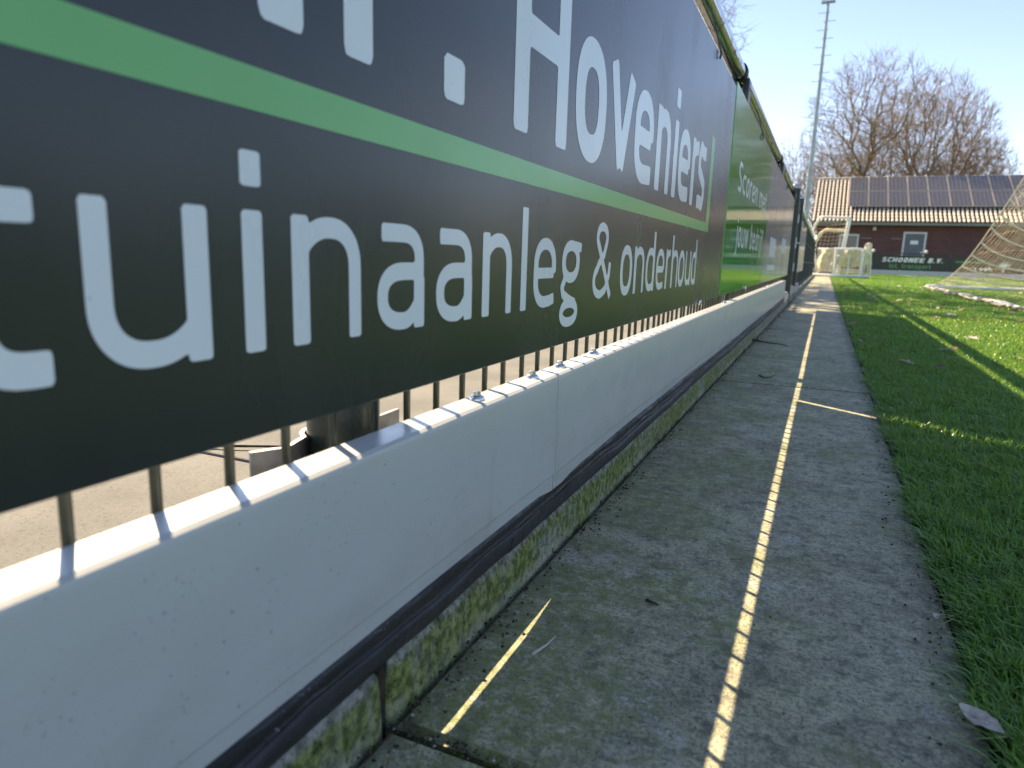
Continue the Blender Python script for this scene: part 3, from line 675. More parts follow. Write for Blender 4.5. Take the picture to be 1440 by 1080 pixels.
# pale stone blocks beyond the kick boards
blk0 = None
for i, (y, s_, lab) in enumerate([(6.13, 1.0, 'pale stone block right at the open end of the kick boards'), (6.42, .8, 'pale stone block just beyond the end of the kick boards'),
                                  (7.55, 1.15, 'pale stone block between the two gate posts'), (7.95, .9, 'small pale stone block beside the far gate post'), (8.7, 1.1, 'pale stone block beyond the far gate post')]):
    m = MB(); m.box(-.075, .075, -.09, .09, -.02, .075, .018)
    m.v = [(x + random.uniform(-.008, .008), yy + random.uniform(-.008, .008), z + random.uniform(-.006, .006)) for x, yy, z in m.v]
    o = m.build('stone_block', 'stone_pale', None, True, 40, (-.345, y, .072)); o.scale = (.85, s_, s_); o.rotation_euler = (0, 0, random.uniform(-.3, .3)); props(o, lab, 'stone', 'pale stone blocks along the fence foot')

# ================================================================== GATE AND FAR FENCE RUN
def gate_post(y, lab, hgt):
    t = thing('gate_post', lab, 'post', (-.325, y, 0), 0, 'square dark gate posts')
    m = MB(); m.box(-.045, .045, -.045, .045, -.05, hgt, .006); m.build('shaft', 'fence_green', t)
    m = MB(); m.box(-.052, .052, -.052, .052, hgt, hgt + .015, .004); m.lathe([(.045, hgt + .014), (.035, hgt + .035), (.012, hgt + .05)], n=12); m.build('cap', 'galvanised', t)
    m = MB(); m.box(.046, .056, -.02, .02, .3, .38, .003); m.box(.046, .056, -.02, .02, .75, .83, .003); m.build('hinge', 'galvanised', t)
gate_post(7.12, 'square dark gate post at the end of the grey board', 1.06)
gate_post(8.25, 'square dark gate post farther along, with galvanised cap', 1.06)
g = thing('gate', 'dark green narrow mesh gate between the two square posts', 'gate', (-.325, 0, 0))
m = MB()
for a, b in [((0, 7.2, .12), (0, 7.2, 1.0)), ((0, 8.17, .12), (0, 8.17, 1.0)), ((0, 7.2, .12), (0, 8.17, .12)), ((0, 7.2, 1.0), (0, 8.17, 1.0))]: m.tube([a, b], .02, 8)
m.build('frame', 'fence_green', g, True)
for k in range(1, 19):
    m = MB(); m.tube([(0, 7.2 + .051 * k, .12), (0, 7.2 + .051 * k, 1.0)], .003, 6); m.build('bar', 'fence_green', g)
m = MB(); m.box(.01, .05, 7.22, 7.26, .52, .62, .004); m.tube([(.05, 7.24, .57), (.07, 7.24, .57), (.07, 7.34, .57)], .008, 8); m.build('latch', 'galvanised', g)
f2 = thing('wire_fence', 'far stretch of dark wire fence beyond the gate, beside the stacked goals', 'fence', (-.335, 0, 0))
m = MB(); m.tube([(0, 8.3, 1.0), (0, 22.5, 1.0)], .028, 12); m.build('rail', 'galvanised', f2, True)
for y in (10.3, 12.4, 14.5, 16.6, 18.7, 20.8, 22.5):
    m = MB(); m.tube([(-.03, y, -.05), (-.03, y, .98)], .03, 12); m.build('post', 'post_green', f2, True)
m = MB()
for k in range(94): m.tube([(.02, 8.35 + .15 * k, .05), (.02, 8.35 + .15 * k, .96)], .0025, 3, False)
for z in (.1, .4, .7, .95): m.tube([(.02, 8.35, z), (.02, 22.4, z)], .004, 4, False)
m.build('mesh_wires', 'fence_green', f2)['kind'] = 'stuff'
b3 = thing('advertising_board', 'pale grey advertising board on the fence beyond the gate posts', 'advertising board', (-.31, 0, 0), 0, 'advertising boards on the fence')
m = MB(); m.box(-.004, 0, 8.5, 11.5, .27, .9, .0012); m.build('panel', 'board_grey', b3)

# ================================================================== SMALL THINGS ON THE PATH
def leaf_mesh(L, W, seed, curl=.35, lobes=False):
    r = random.Random(seed); n_ = 9; vs = []; fs = []
    for i in range(n_):
        t = i / (n_ - 1); wd = W / 2 * (sin(pi * min(1, t * .97 + .03)) ** .8) * (1 + (.35 * sin(t * 19 + seed) if lobes else .10 * sin(t * 23 + seed)))
        zc = curl * L * (.25 * (t - .4) ** 2 + .05 * sin(t * 7 + seed)); up = curl * wd * .7
        bend = .10 * L * sin(t * 2.6 + seed)
        vs += [(t * L - L / 2, -wd + bend, zc + up * (1 + .3 * r.uniform(-1, 1))), (t * L - L / 2, bend, zc), (t * L - L / 2, wd + bend, zc + up * (1 + .3 * r.uniform(-1, 1)))]
    for i in range(n_ - 1):
        for k in range(2): fs.append((i * 3 + k, i * 3 + k + 1, i * 3 + 4 + k, i * 3 + 3 + k))
    vs += [(-L * .72, -.0006 + .1 * L * sin(seed), .004), (-L * .72, .0006 + .1 * L * sin(seed), .004)]; fs.append((1, len(vs) - 2, len(vs) - 1))
    me = bpy.data.meshes.new('dead_leaf'); me.from_pydata(vs, [], fs); me.update(); me.polygons.foreach_set('use_smooth', [True] * len(me.polygons)); return me
def leaf(x, y, L, lab, mat, seed, z=0., group=None, tilt=(0, 0), lobes=False, W=.5):
    me = leaf_mesh(L, L * W, seed, .5, lobes); o = link('dead_leaf', me, 'leaf_%d' % mat, None, (x, y, z + .003)); o.rotation_euler = (tilt[0], tilt[1], random.Random(seed).uniform(0, 6.28)); props(o, lab, 'leaf', group)
    return o
o = leaf(.158, .630, .036, 'pale torn dry leaf on the path edge against the nearest grass', 3, 3, .010, tilt=(.25, .1)); o.rotation_euler.z = -.55
o = leaf(.15, .83, .014, 'tiny beige leaf scrap where path meets the grass, beyond the torn leaf', 3, 4, .001)
leaf(.06, 1.62, .016, 'small pale leaf scrap lying alone on the middle of the path', 3, 5)
leaf(-.098, .452, .012, 'little pale oval leaf on the mossy path, nearest the camera', 3, 6)
gz = .014
spec = [(.30, 3.9, .055, 2, 'pale curled leaf lying on the shaded grass beside the path'), (.58, 3.70, .05, 1, 'dark brown leaf half in the light strip on the grass'),
        (.535, 3.62, .05, 3, 'pale leaf touching the dark brown leaf in the grass'), (.325, 3.03, .06, 2, 'broad beige leaf flat on the shaded grass'),
        (.195, 3.75, .035, 0, 'small tan leaf at the very edge of the grass near the twig'), (.36, 2.18, .028, 1, 'small brown leaf in the shaded grass just past the slanting light strip'),
        (.42, 2.95, .05, 1, 'dark crumpled leaf in the shaded grass with paler tips'), (.79, 3.45, .06, 2, 'long beige leaf near the right end of the sunlit grass'),
        (.20, 4.9, .05, 0, 'orange brown leaf on the grass close to the path edge')]
for i, (x, y, L, mt, lab) in enumerate(spec): leaf(x, y, L, lab, mt, 20 + i, gz, 'dead leaves on the grass', (random.uniform(-.3, .3), random.uniform(-.3, .3)), True, .6)
rr = random.Random(5)
for i in range(70):
    y = rr.uniform(4.2, 17); x = rr.uniform(.22, .34 + .20 * y)
    leaf(x, y, rr.uniform(.045, .10), 'small dry leaf among others scattered on the sunlit grass', rr.choice([0, 0, 1, 2, 2, 3]), 60 + i, gz, 'dead leaves scattered over the far grass', (rr.uniform(-.5, .5), rr.uniform(-.5, .5)), True, .6)
# twigs
def twig(name, pts, r, lab, mat='dark_twig', cat='twig', branch=None):
    m = MB(); m.tube(pts, [r * (1 - .6 * i / (len(pts) - 1)) for i in range(len(pts))], 6)
    if branch: m.tube(branch, [r * .6, r * .4], 5)
    return props(m.build(name, mat, None, True), lab, cat)
twig('twig', [(-.285, 3.50, .010), (-.25, 3.47, .008), (-.20, 3.455, .005), (-.155, 3.43, .006), (-.118, 3.385, .004)], .0045, 'dark crooked twig lying across the path near the kerb')
twig('twig', [(-.165, 2.44, .003), (-.145, 2.40, .003), (-.125, 2.42, .004), (-.118, 2.46, .006)], .0028, 'short hooked twig on the path beyond the slab joint')
twig('twig', [(-.218, .560, .003), (-.211, .580, .004), (-.209, .60, .003)], .0016, 'short grey twig on the path beside the yellow sliver of light', 'stone_pale')
twig('twig', [(-.145, .72, .002), (-.13, .715, .002)], .0018, 'stubby dark twig on the mossy middle of the path')
yt = [(-1.25, .86, .006), (-1.12, .90, .008), (-1.0, .93, .006), (-.9, .98, .007), (-.82, 1.01, .005)]
twig('twig', yt, .004, 'thin dark twig on the paving behind the fence', branch=[yt[2], (-.95, .90, .006)])
# debris in the joints and along the edges
V = []; F = []
def crumb(x, y, z, s_):
    b = len(V); a = random.uniform(0, 6.28)
    for k in range(3): V.append((x + s_ * cos(a + k * 2.1) * random.uniform(.6, 1.2), y + s_ * sin(a + k * 2.1) * random.uniform(.6, 1.2), z - s_ * .25))
    V.append((x, y, z + s_ * random.uniform(.3, .8))); F.extend([(b, b + 1, b + 3), (b + 1, b + 2, b + 3), (b + 2, b, b + 3), (b + 2, b + 1, b)])
for _ in range(2600):
    y = .2 + random.random() ** 1.8 * 9
    crumb(PX1 - abs(random.gauss(0, .026)) + .006, y, .001, random.uniform(.0003, 1) ** 3 * .0028 * (1 + y * .12))
for _ in range(1500):
    y = .2 + random.random() ** 1.6 * 8
    crumb(PX0 + abs(random.gauss(0, .016)), y, .001, random.uniform(.0007, .0028) * (1 + y * .12))
for jy, sk in ((.42, 0), (2.275, .03), (4.25, 0)):
    for _ in range(260): x = random.uniform(PX0, PX1); crumb(x, jy + sk * (x - PX0) / .45 + random.gauss(0, .0045), random.uniform(-.004, .0015), random.uniform(.0008, .0026))
for _ in range(420): y = .3 + random.random() ** 1.5 * 6; crumb(random.uniform(PX0, PX1), y, .0005, random.uniform(.0005, .0016))
me = bpy.data.meshes.new('debris'); me.from_pydata(V, [], F); me.update()
n = NT('debris_mix'); rnd = n.geo.outputs['Random Per Island']
c = n.mix(rnd, (.016, .013, .008), (.075, .06, .04)); c = n.mix(n.ramp(rnd, .86, .9), c, (.05, .085, .018)); c = n.mix(n.ramp(rnd, .95, .96), c, (.42, .40, .36)); n.set(c, .9); MAT['debris_mix'] = n.m
link('debris', me, 'debris_mix')['kind'] = 'stuff'

# ================================================================== FULL SIZE GOAL (net side towards the path)
GY0, GY1, GB, GF = 7.55, 14.9, 1.75, 3.85
goal = thing('football_goal', 'large white football goal whose sagging beige net enters at the right', 'goal', (GB, 0, 0))
prf = [(1.75, .02), (2.02, .14), (2.24, .36), (2.45, .74), (2.67, 1.22), (2.86, 1.66), (2.99, 1.98), (3.14, 2.40)]
prf = [(x - GB, z) for x, z in prf]
m = MB()
for y in (GY0, GY1): m.box(GF - GB - .05, GF - GB + .05, y - .05, y + .05, 0, 2.49, .012)
m.build('upright', 'goal_white', goal)
m = MB(); m.box(GF - GB - .05, GF - GB + .05, GY0 - .05, GY1 + .05, 2.44, 2.54, .012); m.build('crossbar', 'goal_white', goal)
m = MB()
for y in (GY0, GY1): m.tube([(GF - GB, y, 2.46), (1.42, y, 2.44)], .025, 10)
m.build('net_arm', 'goal_white', goal, True)
m = MB(); m.tube([(0, y, .022 + .008 * sin(y * 3)) for y in np.linspace(GY0, GY1, 40)], .024, 10)
m.build('ground_bar', 'goal_white', goal, True)
m = MB()
for y in (GY0, GY1): m.tube([(0, y, .04), (GF - GB, y, .04)], .03, 10)
m.build('ground_bar', 'goal_white', goal, True)
def pr_at(t):
    i = t * (len(prf) - 1); k = min(int(i), len(prf) - 2); f = i - k; return (prf[k][0] * (1 - f) + prf[k + 1][0] * f, prf[k][1] * (1 - f) + prf[k + 1][1] * f)
m = MB()                                             # back net: square mesh of thin cord
NU, NV = 31, 10
def bk(u, v):
    x, z = pr_at(v); sag = .05 * sin(pi * v); return (x + sag + .015 * sin(u * 40 + v * 9), GY0 + (GY1 - GY0) * u, max(.01, z - .03 * abs(sin(u * 31)) * v))
for i in range(NU): m.tube([bk(i / (NU - 1), v) for v in np.linspace(0, 1, 12)], .0010, 3, False)
for j in range(1, NV): m.tube([bk(u, j / NV) for u in np.linspace(0, 1, 31)], .0010, 3, False)
m.build('back_net', 'net_cord', goal)['kind'] = 'stuff'
m = MB()                                             # side net: heavier, rows sag from the sloping edge
def sd(t, u, row_sag=.42):
    x, z = pr_at(t); x1 = GF - GB; xx = x + (x1 - x) * u
    return (xx, GY1 - .0 + .03 * sin(u * 5 + t * 4), max(.03, z * (1 - .0 * u) - row_sag * (1 - math.exp(-u * 3.6)) * (.25 + .75 * min(1, z))))
NR = 13
for j in range(1, NR + 1): m.tube([sd(j / NR, u) for u in np.linspace(0, 1, 14)], .019, 5, False)
m.tube([sd(t, 0) for t in np.linspace(0, 1, 14)], .012, 5, False)
m.build('side_net_rows', 'net_cord', goal)
m = MB()
for k in range(-14, 40):                             # slanting cords between the rows
    pts = []
    for t in np.linspace(0, 1, 14):
        u = k / 32 + .42 * (t - .0) - .15
        if 0 <= u <= 1: pts.append(sd(t, u))
    if len(pts) > 1: m.tube(pts, .0021, 3, False)
m.build('side_net_cords', 'net_cord', goal)['kind'] = 'stuff'
m = MB()                                             # net bunched along the ground bar
for s_ in range(3):
    ph = s_ * 1.3
    m.tube([(-.02 + .05 * sin(y * 5.1 + ph) + .03 * sin(y * 13 + ph), y, .026 + .014 * sin(y * 9.3 + ph * 2)) for y in np.linspace(GY0, GY1 - .05, 130)], [.011 + .006 * sin(y * 17 + ph) for y in np.linspace(GY0, GY1 - .05, 130)], 6)
m.build('gathered_net', 'net_white', goal, True)

# ================================================================== STORED GOALS AT THE END OF THE PATH
yg = thing('youth_goal', 'tall white youth goal standing across the far end of the path', 'goal', (0, 24, 0), 0, 'goals stored at the end of the path')
m = MB(); m.tube([(.37, 0, .02), (.54, 0, 1.80)], .058, 12); m.build('upright', 'goal_white', yg, True)
m = MB(); m.tube([(.54, 0, 1.80), (-.22, .0, 1.82), (-.30, .1, 1.80), (-.42, .2, 1.58), (-.53, .3, 1.24), (-.52, .35, 1.1)], .04, 10); m.build('crossbar', 'goal_white', yg, True)
m = MB(); m.tube([(.50, .4, 1.42), (-.10, .5, 1.45), (-.22, .55, 1.36), (-.50, .9, .80)], .05, 10); m.build('inner_bar', 'net_cream', yg, True)
m = MB(); m.tube([(-.78, -.2, 1.98), (-.55, -.1, 1.28), (-.36, 0, .75), (-.20, .05, .10)], .035, 10); m.build('back_stay', 'goal_white', yg, True)
m = MB(); m.tube([(.37, 0, .04), (-.20, .05, .04), (-.55, .5, .04)], .04, 10); m.build('ground_bar', 'goal_white', yg, True)
m = MB()
for k in range(15):
    z = .12 + k * .115; m.tube([(.38 + .16 * z / 1.8, .02, z), (0, .2, z - .05), (-.50 + .15 * max(0, z - 1.2), .4, z - .02)], .006, 3, False)
for k in range(9):
    u = k / 8; m.tube([(.37 - .9 * u, .05 + .35 * u, .05), (.54 - .95 * u, .05 + .35 * u, 1.78 - .5 * u * u)], .005, 3, False)
m.build('net', 'net_cream', yg)['kind'] = 'stuff'
m = MB(); m.lathe([(.02, -.04), (.085, -.04), (.095, -.02), (.095, .02), (.085, .04), (.02, .04)], n=18); wl = m.build('wheel', 'black_plastic', yg, True); wl.location = (.19, -.25, .1); wl.rotation_euler = (0, radians(90), .5)
# low goal with draped net
lg = thing('small_goal', 'low white training goal with cream net draped over it, beside the path end', 'goal', (0, 23, 0), 0, 'goals stored at the end of the path')
m = MB(); m.tube([(-.25, .5, .82), (.80, 0, .84), (1.02, .1, .82), (1.18, .35, .70), (1.22, .5, .45), (1.22, .5, .05)], .045, 10); m.build('top_bar', 'goal_white', lg, True)
for x, y in ((.26, .0), (.97, -.05), (.62, .02)):
    m = MB(); m.tube([(x, y, .04), (x, y, .82)], .042 if x != .62 else .02, 10); m.build('upright', 'goal_white', lg, True)
m = MB(); m.tube([(-.4, .3, .05), (.25, -.02, .05), (1.0, -.05, .05), (1.2, .45, .05)], .045, 10); m.build('ground_bar', 'goal_white', lg, True)
def drape(name, x0, x1, y0, y1, z0, z1, sag, parent, seed):
    vs = []; fs = []; nx, nz = 26, 12
    for i in range(nx + 1):
        for j in range(nz + 1):
            u, v = i / nx, j / nz
            vs.append((x0 + (x1 - x0) * u, y0 + (y1 - y0) * u + .05 * sin(u * 21 + seed) * v + .05 * sin(v * 5 + u * 9), z1 - (z1 - z0) * v * (1 - sag * (1 - (2 * u - 1) ** 2)) + .012 * sin(u * 33)))
    for i in range(nx):
        for j in range(nz): a = i * (nz + 1) + j; fs.append((a, a + 1, a + nz + 2, a + nz + 1))
    vs += [(x, y + .02, z) for x, y, z in vs]; k = (nx + 1) * (nz + 1); fs += [tuple(i + k for i in f[::-1]) for f in fs]
    MB().add(vs, fs).build(name, 'net_cream', parent, True)
drape('draped_net', -.25, .26, .35, .05, .06, .82, .15, lg, 0)
drape('draped_net', .28, .98, .06, .02, .42, .82, -.35, lg, 2)
drape('draped_net', .98, 1.24, .0, .5, .06, .78, .1, lg, 4)
m = MB()
for k in range(9): z = .08 + .08 * k; m.tube([(.27, .3, z), (.97, .3, z)], .006, 3, False)
for k in range(14): x = .28 + .05 * k; m.tube([(x, .3, .05), (x, .28, .80)], .005, 3, False)
m.build('back_net', 'net_cream', lg)['kind'] = 'stuff'
m = MB(); m.lathe([(.10, 0), (.11, .06), (.10, .30), (.07, .34), (.03, .35)], n=16)
props(m.build('rolled_net', 'net_cream', None, True, 40, (1.12, 23.5, .70)), 'cream rolled net bundle standing up behind the low goal corner', 'net')
props(MB().box(-.62, .45, 23.6, 24.05, -.02, .085, .02).build('concrete_step', 'stone_pale'), 'pale concrete block across the end of the path under the goals', 'step')

# ================================================================== FAR SIDE FENCE WITH SPONSOR BOARDS
FY = 36.0
ff = thing('boundary_fence', 'far dark fence in front of the brick building with white kick board', 'fence', (0, FY, 0))
for i in range(10):
    m = MB(); m.box(-1 + 2.0 * i, -.996 + 2.0 * i + 1.99, -.03, .0, 0, .20, .006); m.build('kick_board', 'kick_white', ff)
for i in range(11):
    m = MB(); m.tube([(-1 + 2 * i, .05, 0), (-1 + 2 * i, .05, .98)], .03, 10); m.build('post', 'post_green', ff, True)
m = MB(); m.tube([(-1, .05, .96), (19, .05, .96)], .025, 10); m.build('rail', 'fence_green', ff, True)
def sponsor(x0, x1, lab):
    t = thing('sponsor_board', lab, 'advertising board', (0, FY, 0), 0, 'sponsor boards on the far fence')
    m = MB(); m.box(x0, x1, -.02, -.004, .22, .86, .002); m.build('panel', 'ad_black', t); return t
t = sponsor(1.5, 5.02, 'black sponsor board with slanted white SCHOONEE B.V. over green transport line')
word_front('SCHOONEE B.V.', 2.32, 4.72, .575, .145, .045, 'sign_white', t, -.022, slant=.22)
word_front('Int. transport', 2.66, 4.30, .30, .145, .045, 'ad_green', t, -.022)
t = sponsor(5.04, 9.0, 'black sponsor board with thin green line and white tree emblem behind the net')
m = MB(); m.add([(5.2, -.022, .62), (6.5, -.022, .62), (6.5, -.022, .68), (5.2, -.022, .68)], [(0, 1, 2, 3)]); m.build('green_line', 'ad_green', t)
word_front('Loon', 5.95, 6.6, .30, .12, .04, 'sign_white', t, -.022)
m = MB()
for k in range(9):
    a = radians(20 * k + 10); c_, s_ = cos(a), sin(a); m.add([(7.0 - .03 * s_, -.022 - .0004 * k, .5 + .03 * c_), (7.0 + .03 * s_, -.022 - .0004 * k, .5 - .03 * c_), (7.0 + .32 * c_, -.022 - .0004 * k, .5 + .26 * s_)], [(0, 1, 2)])
m.add([(6.97, -.0265, .26), (7.03, -.0265, .26), (7.03, -.0265, .5), (6.97, -.0265, .5)], [(0, 1, 2, 3)]); m.build('emblem', 'sign_white', t)
sponsor(9.02, 13, 'plain black sponsor board on the far fence beyond the right edge of the net')
sponsor(-1.0, 1.48, 'black sponsor board mostly hidden behind the stored goals')
for i, x in enumerate((3.95, 1.85)):
    m = MB(); m.lathe([(.03, 0), (.06, .03), (.07, .08), (.05, .13), (.02, .15)], n=12)
    m.build('knob_%s' % 'cap' if 0 else 'cap', 'frame_white', ff, True, 40, (x + .1, .05, .98))

# ================================================================== CLUBHOUSE
BXL, BXR, BY0, BY1 = -.55, 17.0, 40.0, 48.2
bld = thing('club_building', 'low brick building with ribbed clay tile roof and solar panels', 'building', (0, 0, 0))
m = MB(); m.box(BXL, BXR, BY0, BY1, -.1, 2.62); m.build('wall', 'brick_wall', bld)
EY, EZ, RY, RZ = 39.62, 2.50, 44.0, 5.02
sl_ = math.hypot(RY - EY, RZ - EZ); uy, uz = (RY - EY) / sl_, (RZ - EZ) / sl_; ny, nz = -uz, uy
roof = MB(); roof.add([(BXL - .35, EY, EZ), (BXR + .3, EY, EZ), (BXR + .3, RY, RZ), (BXL - .35, RY, RZ), (BXL - .35, 2 * RY - EY, EZ), (BXR + .3, 2 * RY - EY, EZ), (BXL - .35, EY, EZ - .05), (BXR + .3, EY, EZ - .05), (BXL - .35, 2 * RY - EY, EZ - .05), (BXR + .3, 2 * RY - EY, EZ - .05)],
             [(0, 1, 2, 3), (3, 2, 5, 4), (0, 6, 7, 1), (4, 5, 9, 8), (6, 8, 9, 7), (0, 3, 4, 8, 6), (1, 7, 9, 5, 2)])
rf = roof.build('roof', 'slate_dark', bld)
# tile courses: every column a rib of overlapping tiles (joined, below 10 pixels each)
m = MB(); pit = .19; ncol = int((BXR - BXL + .65) / pit); nrow = 15
for i in range(ncol):
    x0 = BXL - .33 + i * pit
    for r in range(nrow):
        s0, s1 = r / nrow * sl_, (r + 1.06) / nrow * sl_
        ring = []
        for sx_, hgt in ((s0, .055), (s1, .012)):
            for k in range(6):
                a = pi * k / 5; xx = x0 + pit * .5 - cos(a) * pit * .31; hh = hgt + .07 * sin(a)
                ring.append((xx, EY + uy * sx_ + ny * hh, EZ + uz * sx_ + nz * hh))
        m.add(ring, [(k, k + 1, k + 7, k + 6) for k in range(5)] + [(0, 5, 4, 3, 2, 1)])
o = m.build('tiles', 'tile_clay', rf, True, 35); o['kind'] = 'stuff'
m = MB()
for i in range(int((BXR - BXL + .6) / .38)):
    x0 = BXL - .33 + .38 * i; m.tube([(x0, RY, RZ + .05), (x0 + .36, RY, RZ + .07)], [.105, .12], 10)
m.build('ridge_tiles', 'tile_clay', rf, True)['kind'] = 'stuff'
m = MB(); m.box(BXL - .35, BXR + .3, EY - .11, EY - .01, EZ - .13, EZ - .01, .02); m.build('gutter', 'gutter_grey', bld)
m = MB(); m.box(BXL - .3, BXR + .25, EY + .02, BY0, EZ - .12, EZ - .06); m.build('soffit', 'frame_white', bld)
# solar panels, two rows
pw, ph = .905, 1.80; rot = math.atan2(uz, uy)
m = MB(); m.box(0, pw - .02, 0, ph - .02, 0, .04, .006); pan = m.mesh('solar_panel'); pan.materials.append(MAT['frame_alu'])
m = MB(); m.add([(.022, .022, .0425), (pw - .042, .022, .0425), (pw - .042, ph - .042, .0425), (.022, ph - .042, .0425)], [(0, 1, 2, 3)]); cel = m.mesh('cells'); cel.materials.append(MAT['solar_cell'])
for r in range(2):
    for i in range(18):
        s0 = sl_ - .06 - (2 - r) * (ph + .02) ; x = .78 + i * (pw + .012)
        if x + pw > BXR: break
        o = link('solar_panel', pan, None, bld, (x, EY + uy * s0 + ny * .19, EZ + uz * s0 + nz * .19)); o.rotation_euler = (rot, 0, 0)
        link('cells', cel, None, o)
m = MB()
for r in (0.25, .75, 1.25, 1.75):
    s0 = sl_ - .06 - 2 * (ph + .02) + r * ph; p0 = (EY + uy * s0 + ny * .16, EZ + uz * s0 + nz * .16); m.box(.8, 16.5, p0[0] - .02, p0[0] + .02, p0[1] - .025, p0[1] + .012)
m.build('panel_rail', 'galvanised', bld)
def door(x0, x1, z1, plate):
    m = MB(); f_ = .09
    m.box(x0, x0 + f_, BY0 - .05, BY0 + .02, 0, z1); m.box(x1 - f_, x1, BY0 - .05, BY0 + .02, 0, z1); m.box(x0 + f_, x1 - f_, BY0 - .05, BY0 + .02, z1 - f_, z1)
    d = MB().box(x0 + f_, x1 - f_, BY0 - .025, BY0 + .02, .02, z1 - f_, .004).build('door', 'door_grey', bld)
    m.build('frame', 'frame_white', d)
    if plate: MB().box((x0 + x1) / 2 - .17, (x0 + x1) / 2 + .17, BY0 - .034, BY0 - .026, 1.48, 1.66, .002).build('notice', 'sign_white', d)
    MB().box(x1 - f_ - .1, x1 - f_ - .03, BY0 - .07, BY0 - .026, 1.0, 1.14, .006).build('handle', 'galvanised', d)
door(3.40, 4.42, 2.08, True)
wn = MB().box(.58, 1.34, BY0 - .02, BY0 + .01, .9, 1.85).build('window', 'glass_dark', bld)
m = MB(); m.box(.50, .58, BY0 - .05, BY0 + .02, .82, 1.93); m.box(1.34, 1.42, BY0 - .05, BY0 + .02, .82, 1.93); m.box(.58, 1.34, BY0 - .05, BY0 + .02, 1.85, 1.93); m.box(.58, 1.34, BY0 - .06, BY0 + .02, .82, .9); m.build('frame', 'frame_white', wn)
m = MB(); m.lathe([(.05, 0), (.085, .03), (.09, .12), (.06, .18), (.03, .2)], n=14); m.build('wall_lamp', 'lamp_cream', bld, True, 40, (2.08, BY0 - .1, 2.12))
for x0, x1 in ((1.5, 2.0), (2.9, 3.35)):
    m = MB(); m.box(x0, x1, BY0 - .03, BY0 - .003, 1.72, 1.77, .004); m.build('bracket', 'gutter_grey', bld)
door(9.2, 10.2, 2.08, False)
wn = MB().box(11.6, 13.2, BY0 - .02, BY0 + .01, 1.0, 1.9).build('window', 'glass_dark', bld); m = MB(); m.box(11.5, 13.3, BY0 - .04, BY0 - .022, 1.9, 1.98); m.box(11.5, 13.3, BY0 - .04, BY0 - .022, .92, 1.0); m.build('frame', 'frame_white', wn)

# ================================================================== FLOODLIGHT MAST
mast = thing('floodlight_mast', 'tall slim grey floodlight mast with climbing rungs', 'mast', (-1.12, 36.9, 0))
m = MB(); m.tube([(0, 0, -.1), (0, 0, 4), (0, 0, 8), (0, 0, 12.15)], [.13, .11, .085, .06], 14); m.build('pole', 'mast_steel', mast, True)
m = MB(); m.tube([(-.25, 0, 0), (.25, 0, 0)], .014, 5); rme = m.mesh('rung'); rme.materials.append(MAT['mast_steel'])
for k in range(24):
    o = link('rung', rme, None, mast, ((-.12 if k % 2 else .12), 0, 3.2 + k * .37))
hd = MB(); hd.box(-.30, .30, -.05, .05, 12.1, 12.2, .01); hd.build('cross_arm', 'mast_steel', mast)
for x in (-.16, .16):
    mm = Matrix.Translation((x, -.12, 12.40)) @ Matrix.Rotation(radians(28), 4, 'X')
    m = MB(); m.box(-.14, .14, -.18, .18, -.16, .16, .03, mm); lp = m.build('floodlight', 'mast_steel', mast)
    m = MB(); m.box(-.12, .12, -.19, -.181, -.13, .13, .002, mm); m.build('lens', 'lamp_cream', lp)

